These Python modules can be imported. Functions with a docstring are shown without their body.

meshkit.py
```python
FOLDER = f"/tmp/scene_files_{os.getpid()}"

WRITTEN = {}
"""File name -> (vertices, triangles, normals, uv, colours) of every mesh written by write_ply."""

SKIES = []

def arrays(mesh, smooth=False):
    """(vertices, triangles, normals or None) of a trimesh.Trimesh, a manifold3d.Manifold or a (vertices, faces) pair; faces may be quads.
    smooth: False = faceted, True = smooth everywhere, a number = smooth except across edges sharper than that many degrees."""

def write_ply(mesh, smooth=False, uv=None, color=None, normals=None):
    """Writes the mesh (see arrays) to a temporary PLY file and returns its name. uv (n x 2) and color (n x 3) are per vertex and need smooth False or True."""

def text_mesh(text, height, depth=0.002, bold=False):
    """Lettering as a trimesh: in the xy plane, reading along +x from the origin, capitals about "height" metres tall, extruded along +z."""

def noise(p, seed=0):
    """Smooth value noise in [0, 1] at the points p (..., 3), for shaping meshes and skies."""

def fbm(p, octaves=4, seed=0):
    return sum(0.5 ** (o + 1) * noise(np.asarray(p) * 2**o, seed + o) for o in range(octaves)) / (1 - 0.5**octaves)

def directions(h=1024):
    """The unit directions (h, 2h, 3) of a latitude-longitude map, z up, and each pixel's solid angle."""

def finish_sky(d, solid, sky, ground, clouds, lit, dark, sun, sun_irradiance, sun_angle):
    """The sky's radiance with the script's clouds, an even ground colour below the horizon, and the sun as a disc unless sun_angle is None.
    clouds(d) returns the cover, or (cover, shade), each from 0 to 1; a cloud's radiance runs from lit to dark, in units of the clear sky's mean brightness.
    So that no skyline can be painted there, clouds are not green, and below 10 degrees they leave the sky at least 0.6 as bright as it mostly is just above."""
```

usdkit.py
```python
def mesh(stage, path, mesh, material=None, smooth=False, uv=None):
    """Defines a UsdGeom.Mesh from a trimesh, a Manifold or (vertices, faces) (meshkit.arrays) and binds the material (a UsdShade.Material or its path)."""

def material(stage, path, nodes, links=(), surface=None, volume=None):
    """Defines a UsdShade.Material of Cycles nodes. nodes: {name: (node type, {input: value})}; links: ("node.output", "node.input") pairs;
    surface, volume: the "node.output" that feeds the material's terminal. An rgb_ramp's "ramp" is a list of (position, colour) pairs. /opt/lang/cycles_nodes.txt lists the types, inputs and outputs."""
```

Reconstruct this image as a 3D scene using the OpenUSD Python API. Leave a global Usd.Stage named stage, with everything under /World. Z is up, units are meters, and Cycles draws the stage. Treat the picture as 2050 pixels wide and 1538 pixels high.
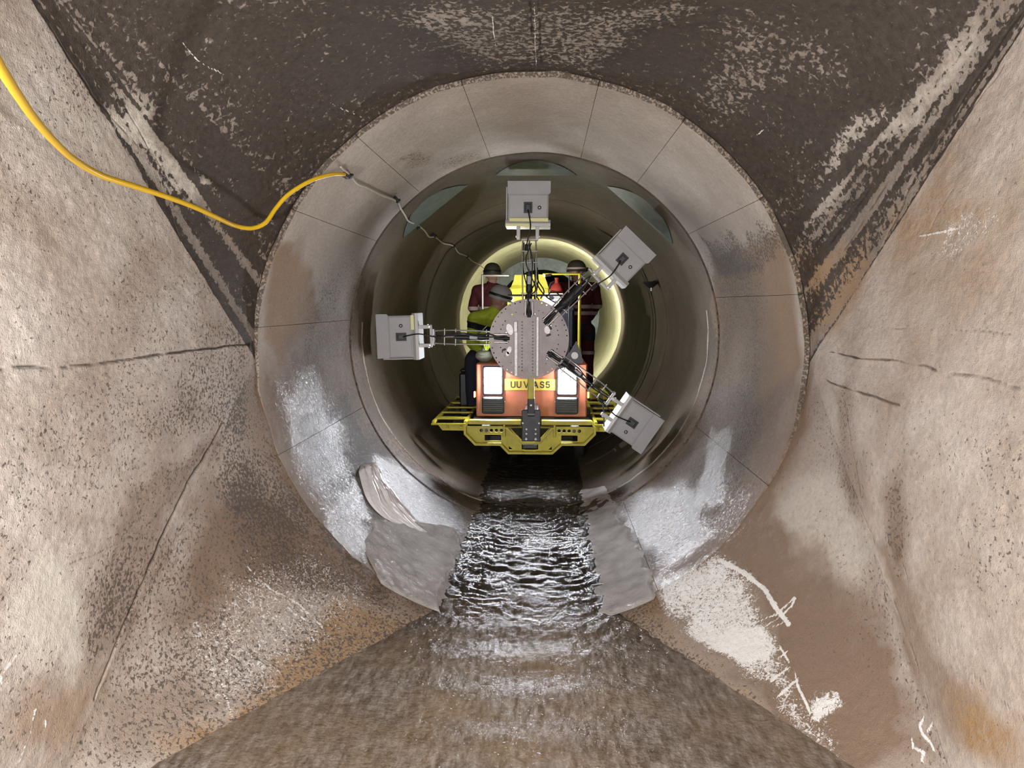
import math, random
import numpy as np, trimesh, manifold3d as m3
import shapely.geometry as sg
from shapely import affinity
from scipy.spatial import cKDTree
from pxr import Usd, UsdGeom, UsdLux, UsdShade, Sdf, Gf, Vt
import usdkit, meshkit

stage = Usd.Stage.CreateInMemory()
UsdGeom.SetStageUpAxis(stage, UsdGeom.Tokens.z)
UsdGeom.SetStageMetersPerUnit(stage, 1.0)
world = UsdGeom.Xform.Define(stage, '/World')
stage.SetDefaultPrim(world.GetPrim())

# ------------------------------------------------------------------ camera, lights, exposure
YAW, PITCH, FPX = 0.04744, 0.11326, 1411.0          # yaw to the left, pitch down
EYE = (0.1063, 0.0, 1.8133)
EXPOSURE = 0.0
cam = UsdGeom.Camera.Define(stage, '/World/camera')
cam.AddTranslateOp().Set(Gf.Vec3d(*EYE))
cam.AddRotateXYZOp().Set(Gf.Vec3f(90 - math.degrees(PITCH), 0, math.degrees(YAW)))
cam.CreateHorizontalApertureAttr(36.0)
cam.CreateVerticalApertureAttr(36.0 * 1538 / 2050)
cam.CreateFocalLengthAttr(36.0 * FPX / 2050)
cam.CreateClippingRangeAttr(Gf.Vec2f(0.05, 200))
cam.CreateExposureAttr(EXPOSURE)

dome = UsdLux.DomeLight.Define(stage, '/World/ambient_dark')     # underground: no sky at all
dome.CreateIntensityAttr(0.0)


def sphere_light(name, loc, radius, watts, color=(1, 1, 1)):
    l = UsdLux.SphereLight.Define(stage, '/World/' + name)
    l.AddTranslateOp().Set(Gf.Vec3d(*loc))
    l.CreateRadiusAttr(radius)
    l.CreateIntensityAttr(watts)
    l.CreateColorAttr(Gf.Vec3f(*color))
    return l


# the survey lamps carried by the people who stand beside and behind the photographer
sphere_light('survey_lamp_light', (-0.80, -0.1, 1.38), 0.05, 3500.0, (1.0, 0.975, 0.965))
sphere_light('survey_lamp_light_001', (0.95, -0.1, 1.38), 0.05, 1200.0, (1.0, 0.965, 0.93))

R = 1.5            # tunnel radius; its invert is z = 0
YP = 3.861         # where the round tunnel starts
YH = 2.0           # where the chamber is square again
WATER = 0.08
rng = np.random.default_rng(7)

# ------------------------------------------------------------------ helpers: prims
used = {}


def numbered(parent, name):
    n = used.get((parent, name), 0)
    used[(parent, name)] = n + 1
    return name if n == 0 else f'{name}_{n:03d}'


def keys(prim, **kw):
    for k, v in kw.items():
        if v:
            prim.SetCustomDataByKey(k, v)
    return prim


def thing(name, label, cat, loc=(0, 0, 0), roty=0.0, group=None, kind=None):
    p = '/World/' + numbered('/World', name)
    x = UsdGeom.Xform.Define(stage, p)
    if any(loc):
        x.AddTranslateOp().Set(Gf.Vec3d(*map(float, loc)))
    if roty:
        x.AddRotateYOp().Set(float(roty))
    return keys(x.GetPrim(), label=label, category=cat, group=group, kind=kind)


def part(parent, name, mesh, mat, smooth=35, label=None, kind=None):
    pp = str(parent.GetPath()) if parent is not None else '/World'
    path = pp + '/' + numbered(pp, name)
    m = usdkit.mesh(stage, path, mesh, mat, smooth)
    return keys(m.GetPrim(), label=label, kind=kind)


def painted(parent, name, v, f, attrs, mat, kind=None, label=None):
    """A smooth mesh that carries one float primvar per kind of stain or shade."""
    pp = str(parent.GetPath()) if parent is not None else '/World'
    path = pp + '/' + numbered(pp, name)
    m = usdkit.mesh(stage, path, (v, f), mat, True)
    api = UsdGeom.PrimvarsAPI(m)
    for k, a in attrs.items():
        if a.ndim == 1:
            api.CreatePrimvar(k, Sdf.ValueTypeNames.FloatArray, 'vertex').Set(Vt.FloatArray.FromNumpy(a.astype(np.float32)))
    return keys(m.GetPrim(), kind=kind, label=label)


# ------------------------------------------------------------------ helpers: shapes
def cat(*ms):
    out = []
    for m in ms:
        out += m if isinstance(m, list) else [m]
    return trimesh.util.concatenate(out)


def rbox(x0, x1, y0, y1, z0, z1, b=0.006):
    """A box with chamfered edges."""
    c, h = np.array([x0 + x1, y0 + y1, z0 + z1]) / 2, np.array([x1 - x0, y1 - y0, z1 - z0]) / 2
    b = min(b, *(h * 0.8))
    pts = [c + (h - b * (1 - np.eye(3)[k])) * (2 * np.array(s) - 1) for s in np.ndindex(2, 2, 2) for k in range(3)]
    return trimesh.convex.convex_hull(np.array(pts))


def bar(p0, p1, w, d, b=0.004):
    """A rectangular bar from p0 to p1."""
    p0, p1 = np.array(p0, float), np.array(p1, float)
    L = np.linalg.norm(p1 - p0)
    m = rbox(-w / 2, w / 2, -d / 2, d / 2, 0, L, b)
    m.apply_transform(trimesh.geometry.align_vectors([0, 0, 1], (p1 - p0) / L))
    m.apply_translation(p0)
    return m


def cyl(p0, p1, r, r1=None, n=20):
    p0, p1 = np.array(p0, float), np.array(p1, float)
    L = np.linalg.norm(p1 - p0)
    r1 = r if r1 is None else r1
    b = min(0.15 * r, 0.15 * L)
    prof = [(0, 0), (r - b, 0), (r, b), (r1, L - b), (max(r1 - b, 1e-4), L), (0, L)]
    m = trimesh.creation.revolve(np.array(prof), sections=n)
    m.apply_transform(trimesh.geometry.align_vectors([0, 0, 1], (p1 - p0) / L))
    m.apply_translation(p0)
    return m


def lathe(prof, p, axis=(0, 0, 1), n=32):
    m = trimesh.creation.revolve(np.array(prof, float), sections=n)
    m.apply_transform(trimesh.geometry.align_vectors([0, 0, 1], np.array(axis, float)))
    m.apply_translation(p)
    return m


def ball(p, r, sub=2):
    m = trimesh.creation.icosphere(subdivisions=sub, radius=r if np.ndim(r) == 0 else 1.0)
    if np.ndim(r):
        m.apply_scale(r)
    m.apply_translation(p)
    return m


def catmull(pts, k=8):
    p = np.array(pts, float)
    p = np.vstack([2 * p[0] - p[1], p, 2 * p[-1] - p[-2]])
    out = []
    for i in range(1, len(p) - 2):
        t = np.linspace(0, 1, k, endpoint=False)[:, None]
        a, b, c, d = p[i - 1:i + 3]
        out.append(0.5 * (2 * b + (c - a) * t + (2 * a - 5 * b + 4 * c - d) * t ** 2 + (3 * b - a - 3 * c + d) * t ** 3))
    return np.vstack(out + [p[-2:-1]])


def tube(pts, r, n=8, smooth=0):
    p = catmull(pts, smooth) if smooth else np.array(pts, float)
    r = np.broadcast_to(np.asarray(r, float), (len(p),)) if np.ndim(r) == 0 else np.interp(np.linspace(0, 1, len(p)), np.linspace(0, 1, len(r)), r)
    t = np.gradient(p, axis=0)
    t /= np.linalg.norm(t, axis=1, keepdims=True) + 1e-12
    u = np.cross(t[0], [0.3, 0.5, 0.81])
    u /= np.linalg.norm(u)
    a = np.arange(n) * 2 * np.pi / n
    V = []
    for i in range(len(p)):
        u = u - t[i] * (u @ t[i])
        u /= np.linalg.norm(u)
        w = np.cross(t[i], u)
        V.append(p[i] + r[i] * (np.cos(a)[:, None] * u + np.sin(a)[:, None] * w))
    V = np.vstack(V + [p[:1], p[-1:]])
    F, m = [], len(p)
    for i in range(m - 1):
        for j in range(n):
            q, s = i * n + j, i * n + (j + 1) % n
            F += [(q, s, s + n), (q, s + n, q + n)]
    for j in range(n):
        F += [(m * n, (j + 1) % n, j), (m * n + 1, (m - 1) * n + j, (m - 1) * n + (j + 1) % n)]
    return trimesh.Trimesh(V, np.array(F), process=False)


def prism(poly, y0, y1):
    """A shape drawn in x and z, extruded along y."""
    poly = poly if hasattr(poly, 'geom_type') else sg.Polygon(poly)
    m = trimesh.creation.extrude_polygon(poly, y1 - y0, engine='earcut')
    v = m.vertices
    m.vertices = np.stack([v[:, 0], y1 - v[:, 2], v[:, 1]], 1)
    return m


def skin(bones, edge=0.02, it=8):
    """Tapered limbs joined into one smooth surface. bones: (p0, r0, p1, r1)."""
    out = m3.Manifold()
    for p0, r0, p1, r1 in bones:
        a = m3.Manifold.sphere(r0, 20).translate(tuple(map(float, p0)))
        b = m3.Manifold.sphere(r1, 20).translate(tuple(map(float, p1)))
        out = out + m3.Manifold.batch_hull([a, b])
    me = out.refine_to_length(edge).to_mesh()
    m = trimesh.Trimesh(me.vert_properties[:, :3], me.tri_verts, process=True)
    trimesh.smoothing.filter_taubin(m, lamb=0.5, nu=0.53, iterations=it)
    return m


# ------------------------------------------------------------------ materials
def simple(name, color, rough=0.5, metal=0.0, noise=0.0, scale=30.0, bump=0.0, emit=None, strength=0.0, spec=0.5, **kw):
    n = {'p': ('principled_bsdf', {'base_color': color, 'roughness': rough, 'metallic': metal, 'specular_ior_level': spec, **kw})}
    links = []
    if emit is not None:
        n['p'][1].update(emission_color=emit, emission_strength=strength)
    if noise:
        c = np.array(color)
        n['g'] = ('geometry', {})
        n['n'] = ('noise_texture', {'scale': scale, 'detail': 4.0, 'roughness': 0.6})
        n['r'] = ('rgb_ramp', {'ramp': [(0.3, tuple(c * (1 - noise))), (0.7, tuple(np.minimum(c * (1 + noise), 1)))]})
        links += [('g.position', 'n.vector'), ('n.fac', 'r.fac'), ('r.color', 'p.base_color')]
        if bump:
            n['b'] = ('bump', {'strength': bump, 'distance': 0.004})
            links += [('n.fac', 'b.height'), ('b.normal', 'p.normal')]
    return usdkit.material(stage, '/World/Looks/' + name, n, links, surface='p.BSDF')


# ------------------------------------------------------------------ the stained concrete of chamber and tunnel
def wall_material(name, lo, hi, film_lo, film_hi, speck=38.0, rough=0.55, bump=0.5):
    n, L = {}, []

    def add(k, kind, inp=None, **links):
        n[k] = (kind, inp or {})
        for sock, src in links.items():
            L.append((src, f'{k}.{sock}'))
    add('g', 'geometry')
    for a in ('film', 'rust', 'white', 'wet', 'dark', 'brown', 'pale', 'green'):
        add('a_' + a, 'attribute', {'attribute': a})
    def noise(k, scale, detail=3.0, rgh=0.55, dist=0.0, vec='g.position'):
        add(k, 'noise_texture', {'scale': scale, 'detail': detail, 'roughness': rgh, 'distortion': dist}, vector=vec)
    noise('n1', 2.6, 5.0, 0.6)
    noise('n2', 42.0, 4.0, 0.65)
    noise('n3', speck, 2.5, 0.6, 0.4)
    noise('n4', 58.0, 4.0, 0.75, 1.4)
    noise('n5', 190.0, 2.0)
    noise('n6', 48.0, 4.0, 0.75, 0.8)
    add('c1', 'rgb_ramp', {'ramp': [(0.3, lo), (0.7, hi)]}, fac='n1.fac')
    add('v2', 'map_range', {'from_min': 0.3, 'from_max': 0.7, 'to_min': 0.78, 'to_max': 1.14, 'clamp': True}, value='n2.fac')
    add('c2', 'vector_math', {'math_type': 'scale'}, vector1='c1.color', scale='v2.result')

    def soften(k, attr, nz, amount):       # attr with its edges broken up by noise
        add(k + 'a', 'map_range', {'from_min': 0.3, 'from_max': 0.7, 'to_min': 1 - amount, 'to_max': 1 + amount, 'clamp': True}, value=nz + '.fac')
        add(k, 'math', {'math_type': 'multiply', 'use_clamp': True}, value1=f'a_{attr}.fac', value2=k + 'a.result')

    def over(k, below, col, fac):
        add(k, 'mix', {'mix_type': 'mix', 'color2': col, 'use_clamp': False}, fac=fac, color1=below)
    soften('palem', 'pale', 'n2', 0.5)
    over('c3', 'c2.vector', (0.60, 0.57, 0.51), 'palem.value')
    soften('brownm', 'brown', 'n1', 0.3)
    over('c4', 'c3.color', (0.235, 0.168, 0.122), 'brownm.value')
    soften('rustm', 'rust', 'n2', 0.45)
    over('c5', 'c4.color', (0.345, 0.222, 0.115), 'rustm.value')
    over('c6', 'c5.color', (0.20, 0.30, 0.25), 'a_green.fac')

    def cover(k, attr, nz, soft):          # 0: bare, 1: covered; between them the noise decides
        add(k + 'n', 'map_range', {'from_min': 0.27, 'from_max': 0.73, 'to_min': -1.0, 'to_max': 0.0, 'clamp': True}, value=nz + '.fac')
        add(k + 's', 'math', {'math_type': 'add'}, value1=k + 'n.result', value2=f'a_{attr}.fac')
        add(k, 'map_range', {'range_type': 'smoothstep', 'from_min': -soft, 'from_max': soft, 'to_min': 0.0, 'to_max': 1.0, 'clamp': True}, value=k + 's.value')
    cover('filmm', 'film', 'n3', 0.13)
    add('fc', 'rgb_ramp', {'ramp': [(0.3, film_lo), (0.7, film_hi)]}, fac='n2.fac')
    add('filmk', 'math', {'math_type': 'multiply', 'value2': 0.93}, value1='filmm.result')
    add('c7', 'mix', {'mix_type': 'mix'}, fac='filmk.value', color1='c6.color', color2='fc.color')
    cover('whitem', 'white', 'n4', 0.09)
    add('whitek', 'math', {'math_type': 'multiply', 'value2': 0.9}, value1='whitem.result')
    over('c8', 'c7.color', (0.88, 0.88, 0.87), 'whitek.value')
    over('c9', 'c8.color', (0.035, 0.028, 0.024), 'a_dark.fac')
    cover('wetm', 'wet', 'n6', 0.22)
    add('rg', 'map_range', {'from_min': 0.0, 'from_max': 1.0, 'to_min': rough, 'to_max': 0.19, 'clamp': True}, value='wetm.result')
    add('rn', 'map_range', {'from_min': 0.3, 'from_max': 0.7, 'to_min': 0.8, 'to_max': 1.2}, value='n2.fac')
    add('rr', 'math', {'math_type': 'multiply', 'use_clamp': True}, value1='rg.result', value2='rn.result')
    add('h1', 'math', {'math_type': 'multiply_add', 'value2': 0.5}, value1='n5.fac', value3='n2.fac')
    add('h2', 'math', {'math_type': 'multiply_add', 'value2': -0.35}, value1='filmm.result', value3='h1.value')
    add('h3', 'math', {'math_type': 'multiply_add', 'value2': 0.5}, value1='whitem.result', value3='h2.value')
    add('b', 'bump', {'strength': bump, 'distance': 0.011}, height='h3.value')
    add('sp', 'map_range', {'from_min': 0.0, 'from_max': 0.8, 'to_min': 0.22, 'to_max': 0.75, 'clamp': True}, value='wetm.result')
    add('p', 'principled_bsdf', {}, specular_ior_level='sp.result', base_color='c9.color', roughness='rr.value', normal='b.normal')
    return usdkit.material(stage, '/World/Looks/' + name, n, L, surface='p.BSDF')


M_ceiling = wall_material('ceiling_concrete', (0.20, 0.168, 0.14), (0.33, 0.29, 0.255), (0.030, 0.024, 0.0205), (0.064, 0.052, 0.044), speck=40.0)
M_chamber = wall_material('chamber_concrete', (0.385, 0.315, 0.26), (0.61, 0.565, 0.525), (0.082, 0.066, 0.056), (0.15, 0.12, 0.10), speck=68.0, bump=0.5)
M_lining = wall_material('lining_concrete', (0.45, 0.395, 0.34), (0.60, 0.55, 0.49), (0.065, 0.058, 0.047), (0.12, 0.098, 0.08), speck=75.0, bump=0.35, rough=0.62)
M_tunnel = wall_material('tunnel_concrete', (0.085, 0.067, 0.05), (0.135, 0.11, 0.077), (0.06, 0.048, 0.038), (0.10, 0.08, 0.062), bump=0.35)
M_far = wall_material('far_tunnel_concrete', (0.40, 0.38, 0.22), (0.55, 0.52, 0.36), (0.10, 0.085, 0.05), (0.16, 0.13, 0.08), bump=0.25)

# stains: (attribute, polygon of (degrees from the crown, y), soft edge in metres, strength)
AREAS = []
# lines: (attribute, polyline of xyz, half width, strength, depth of the groove)
LINES = []
LINES.append(('dark', [(-1.586, 2.103, 1.611), (-1.581, 2.225, 1.611), (-1.577, 2.323, 1.594), (-1.572, 2.458, 1.592), (-1.566, 2.609, 1.589), (-1.557, 2.848, 1.596), (-1.545, 3.152, 1.598), (-1.532, 3.474, 1.597), (-1.519, 3.806, 1.596)], 0.006, 0.9, 0.012))
LINES.append(('dark', [(0.036, 3.101, 3.068), (0.037, 3.376, 3.054), (0.042, 3.801, 2.999)], 0.007, 0.8, 0.008))
LINES.append(('dark', [(0.072, 3.101, 3.068), (0.074, 3.376, 3.054), (0.076, 3.784, 3.033)], 0.005, 0.7, 0.006))
LINES.append(('white', [(-0.134, 3.226, 3.065), (-0.141, 3.538, 3.049)], 0.0048, 0.9, -0.002))
LINES.append(('white', [(0.053, 3.114, 3.068), (0.049, 3.851, 3.030)], 0.004, 0.8, -0.002))
LINES.append(('dark', [(1.498, 3.847, 1.578), (1.540, 3.632, 1.571), (1.547, 3.305, 1.570), (1.556, 2.955, 1.582), (1.561, 2.667, 1.568), (1.566, 2.461, 1.571), (1.570, 2.224, 1.555)], 0.005, 0.8, 0.01))
LINES.append(('dark', [(1.499, 3.804, 1.445), (1.531, 3.590, 1.423), (1.537, 3.263, 1.414), (1.544, 2.910, 1.403)], 0.006, 0.8, 0.01))
LINES.append(('dark', [(1.561, 3.134, 1.713), (1.566, 2.875, 1.716), (1.575, 2.496, 1.722), (1.579, 2.295, 1.720)], 0.003, 0.6, 0.004))
LINES.append(('dark', [(1.590, 2.889, 2.064), (1.596, 2.837, 2.135), (1.603, 2.759, 2.217), (1.609, 2.681, 2.275)], 0.003, 0.6, 0.004))
LINES.append(('white', [(1.590, 2.936, 2.082), (1.593, 2.792, 2.085), (1.597, 2.637, 2.085)], 0.0064, 0.8, -0.002))
LINES.append(('dark', [(-1.526, 3.448, 1.207), (-1.529, 3.311, 1.107), (-1.535, 3.117, 1.006), (-1.539, 2.958, 0.888), (-1.542, 2.810, 0.759), (-1.545, 2.674, 0.640)], 0.016, 0.75, 0.012))  # shadow of the lower left crease, painted dark along its groove
LINES.append(('dark', [(-1.545, 2.674, 0.640), (-1.548, 2.549, 0.531), (-1.550, 2.454, 0.439), (-1.551, 2.382, 0.361)], 0.01, 0.75, 0.012))  # the same painted crease shadow, carried on towards the floor
LINES.append(('dark', [(-1.564, 2.320, 0.901), (-1.555, 2.535, 0.889), (-1.545, 2.792, 0.895)], 0.003, 0.7, 0.005))
LINES.append(('dark', [(-1.569, 1.979, 0.549), (-1.566, 2.089, 0.533), (-1.559, 2.249, 0.531)], 0.003, 0.5, 0.004))
LINES.append(('dark', [(1.510, 3.253, 1.008), (1.504, 2.991, 0.834), (1.498, 2.871, 0.704), (1.494, 2.708, 0.606), (1.491, 2.575, 0.510), (1.484, 2.442, 0.372), (1.479, 2.324, 0.262)], 0.004, 0.8, 0.008))
LINES.append(('dark', [(1.501, 2.473, 0.629), (1.504, 2.322, 0.616), (1.507, 2.164, 0.608), (1.509, 2.016, 0.604)], 0.003, 0.85, 0.005))
LINES.append(('dark', [(1.510, 2.858, 0.889), (1.508, 2.764, 0.829), (1.504, 2.658, 0.729)], 0.003, 0.7, 0.004))
LINES.append(('dark', [(1.531, 3.402, 1.360), (1.524, 3.314, 1.231), (1.516, 3.214, 1.088), (1.509, 3.114, 0.953)], 0.005, 0.7, 0.006))
LINES.append(('dark', [(-1.596, 2.430, 2.784), (-1.583, 2.665, 2.581), (-1.556, 2.996, 2.411), (-1.553, 3.195, 2.086)], 0.004, 0.7, 0.008))
LINES.append(('dark', [(-1.558, 2.816, 2.595), (-1.554, 2.970, 2.455), (-1.545, 3.121, 2.337)], 0.005, 0.7, 0.006))
LINES.append(('dark', [(1.636, 2.484, 2.745), (1.626, 2.588, 2.672), (1.610, 2.808, 2.482), (1.594, 3.011, 2.318), (1.582, 3.218, 2.061)], 0.006, 0.75, 0.008))
LINES.append(('dark', [(1.635, 2.540, 2.608), (1.619, 2.753, 2.458), (1.603, 2.946, 2.322)], 0.006, 0.6, 0.006))
LINES.append(('dark', [(1.500, 3.392, 2.290), (1.479, 3.556, 2.195), (1.463, 3.693, 2.111)], 0.005, 0.6, 0.006))
LINES.append(('dark', [(1.533, 3.266, 2.315), (1.512, 3.463, 2.185), (1.491, 3.635, 2.082)], 0.005, 0.6, 0.006))
LINES.append(('dark', [(1.561, 3.146, 2.337), (1.547, 3.331, 2.192), (1.532, 3.496, 2.071)], 0.005, 0.6, 0.006))
LINES.append(('white', [(-1.364, 2.915, 2.862), (-1.349, 3.004, 2.823), (-1.300, 3.126, 2.800)], 0.004, 0.9, -0.002))
LINES.append(('white', [(-0.975, 3.603, 2.812), (-0.857, 3.828, 2.783)], 0.004, 0.7, -0.002))
LINES.append(('white', [(1.073, 3.845, 2.600), (1.164, 3.602, 2.655)], 0.004, 0.7, -0.002))
LINES.append(('white', [(1.067, 3.790, 0.412), (1.151, 3.603, 0.414), (1.205, 3.438, 0.396), (1.224, 3.302, 0.354), (1.244, 3.198, 0.328)], 0.0192, 1.1, -0.006))
LINES.append(('white', [(-1.374, 3.298, 0.532), (-1.265, 3.326, 0.394), (-1.137, 3.385, 0.293), (-1.015, 3.357, 0.189)], 0.0064, 0.95, -0.002))
LINES.append(('white', [(-1.346, 3.266, 0.469), (-1.234, 3.308, 0.351), (-1.072, 3.340, 0.222)], 0.0048, 0.95, -0.002))
LINES.append(('white', [(-1.312, 3.197, 0.385), (-1.218, 3.229, 0.296), (-1.137, 3.238, 0.230)], 0.0048, 0.9, -0.002))
LINES.append(('white', [(1.478, 2.462, 0.328), (1.467, 2.473, 0.291), (1.467, 2.446, 0.274), (1.473, 2.398, 0.269), (1.473, 2.378, 0.257)], 0.0096, 1.0, -0.003))
LINES.append(('white', [(1.445, 2.475, 0.239), (1.441, 2.452, 0.219), (1.457, 2.409, 0.227), (1.447, 2.399, 0.200)], 0.0096, 1.0, -0.003))
LINES.append(('white', [(1.483, 2.412, 0.338), (1.476, 2.430, 0.298)], 0.0096, 1.0, -0.003))
LINES.append(('white', [(1.021, 3.526, 0.262), (1.124, 3.596, 0.383)], 0.0064, 1.0, -0.002))
LINES.append(('white', [(1.046, 3.472, 0.260), (1.143, 3.550, 0.381)], 0.0064, 1.0, -0.002))
LINES.append(('white', [(1.065, 3.433, 0.260), (1.154, 3.470, 0.356)], 0.0064, 1.0, -0.002))
LINES.append(('white', [(1.086, 3.345, 0.242), (1.219, 3.285, 0.341), (1.293, 3.273, 0.425)], 0.008, 1.0, -0.002))
LINES.append(('white', [(1.093, 3.281, 0.223), (1.234, 3.222, 0.329)], 0.008, 1.0, -0.002))
LINES.append(('white', [(0.942, 3.629, 0.242), (1.067, 3.729, 0.385)], 0.008, 1.0, -0.002))
LINES.append(('white', [(0.966, 3.585, 0.243), (1.081, 3.679, 0.377)], 0.008, 1.0, -0.002))
LINES.append(('white', [(0.973, 3.535, 0.230), (1.101, 3.623, 0.372)], 0.008, 1.0, -0.002))
LINES.append(('white', [(1.138, 3.277, 0.258), (1.276, 3.250, 0.391), (1.295, 3.263, 0.422)], 0.0096, 1.0, -0.003))
LINES.append(('white', [(1.188, 3.140, 0.246), (1.201, 3.040, 0.215), (1.172, 3.014, 0.181)], 0.008, 1.0, -0.002))
LINES.append(('white', [(1.108, 3.089, 0.162), (1.207, 3.096, 0.245)], 0.008, 1.0, -0.002))
LINES.append(('white', [(1.119, 3.016, 0.144), (1.217, 3.025, 0.223)], 0.008, 1.0, -0.002))
LINES.append(('white', [(1.127, 2.935, 0.121), (1.216, 2.954, 0.193)], 0.0096, 1.0, -0.003))
LINES.append(('white', [(1.211, 3.006, 0.210), (1.204, 2.917, 0.168), (1.208, 2.798, 0.127)], 0.0096, 1.0, -0.003))
LINES.append(('white', [(-1.570, 1.975, 0.568), (-1.572, 1.997, 0.670), (-1.570, 2.058, 0.700)], 0.0064, 0.9, -0.002))
LINES.append(('white', [(-1.564, 2.105, 0.489), (-1.564, 2.075, 0.421), (-1.565, 2.022, 0.362)], 0.0064, 0.9, -0.002))
LINES.append(('white', [(-1.562, 2.142, 0.431), (-1.560, 2.149, 0.377)], 0.0048, 0.9, -0.002))
LINES.append(('white', [(-1.284, 2.823, 0.177), (-1.220, 2.749, 0.108), (-1.177, 2.698, 0.074)], 0.0048, 0.8, -0.002))
LINES.append(('white', [(-1.596, 2.218, 2.373), (-1.592, 2.322, 2.379), (-1.588, 2.433, 2.367)], 0.0064, 0.7, -0.002))
for a, k in (('film', -0.75), ('pale', 0.75)):
    AREAS.append((a, [(-56.3, 2.56), (-54.9, 2.77), (-57.0, 3.04), (-61.2, 3.32), (-64.6, 3.29), (-61.1, 2.98), (-60.0, 2.67)], 0.05, k))
for a, k in (('pale', 0.45),):
    AREAS.append((a, [(-57.7, 2.23), (-55.2, 2.49), (-61.2, 2.81), (-64.5, 2.52), (-63.6, 2.20)], 0.1, k))
for a, k in (('film', -0.6), ('pale', 0.6)):
    AREAS.append((a, [(64.4, 3.69), (58.1, 3.34), (57.2, 2.90), (53.9, 2.60), (52.0, 2.62), (54.9, 2.89), (54.9, 3.28), (58.8, 3.54)], 0.05, k))
for a, k in (('film', -0.34),):
    AREAS.append((a, [(29.3, 3.24), (42.2, 3.01), (48.7, 3.15), (41.0, 3.58), (39.6, 3.75), (33.2, 3.71)], 0.1, k))
for a, k in (('film', -0.4), ('pale', 0.1)):
    AREAS.append((a, [(-22.5, 3.15), (25.6, 3.15), (11.9, 3.72), (-7.0, 3.77)], 0.08, k))
for a, k in (('film', 0.24),):
    AREAS.append((a, [(-81.2, 3.30), (-81.3, 3.81), (-106.0, 3.72), (-101.3, 3.37), (-96.1, 2.96), (-87.9, 3.19)], 0.06, k))
for a, k in (('film', 0.05),):
    AREAS.append((a, [(-79.5, 2.46), (-77.8, 3.31), (-96.4, 3.16), (-99.5, 2.67), (-94.0, 2.29)], 0.1, k))
for a, k in (('film', 0.18), ('pale', 0.2)):
    AREAS.append((a, [(-103.6, 3.44), (-110.1, 3.79), (-119.2, 3.84), (-128.7, 3.75), (-124.1, 3.60), (-117.5, 3.42), (-111.4, 3.30)], 0.04, k))
for a, k in (('brown', 0.6), ('film', 0.22)):
    AREAS.append((a, [(-105.9, 2.74), (-102.7, 3.32), (-105.2, 3.40), (-114.5, 2.89), (-124.2, 2.51), (-125.0, 2.36), (-117.7, 2.32), (-111.8, 2.53)], 0.05, k))
for a, k in (('pale', 1.0), ('film', -0.8)):
    AREAS.append((a, [(-109.3, 2.03), (-109.0, 2.21), (-112.6, 2.31), (-119.6, 2.33), (-124.8, 2.28), (-123.5, 2.23), (-118.8, 2.21), (-115.8, 2.05), (-113.7, 2.01)], 0.03, k))
for a, k in (('brown', 0.8), ('film', -0.1)):
    AREAS.append((a, [(-112.5, 3.25), (-121.7, 3.66), (-132.4, 3.73), (-133.0, 3.52), (-128.4, 3.18), (-127.5, 2.85), (-124.1, 2.79)], 0.08, k))
for a, k in (('white', 0.36),):
    AREAS.append((a, [(-125.2, 2.78), (-124.6, 3.27), (-129.5, 3.73), (-147.5, 3.78), (-148.8, 3.55), (-142.8, 3.10), (-140.8, 2.79), (-135.0, 2.72)], 0.1, k))
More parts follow.
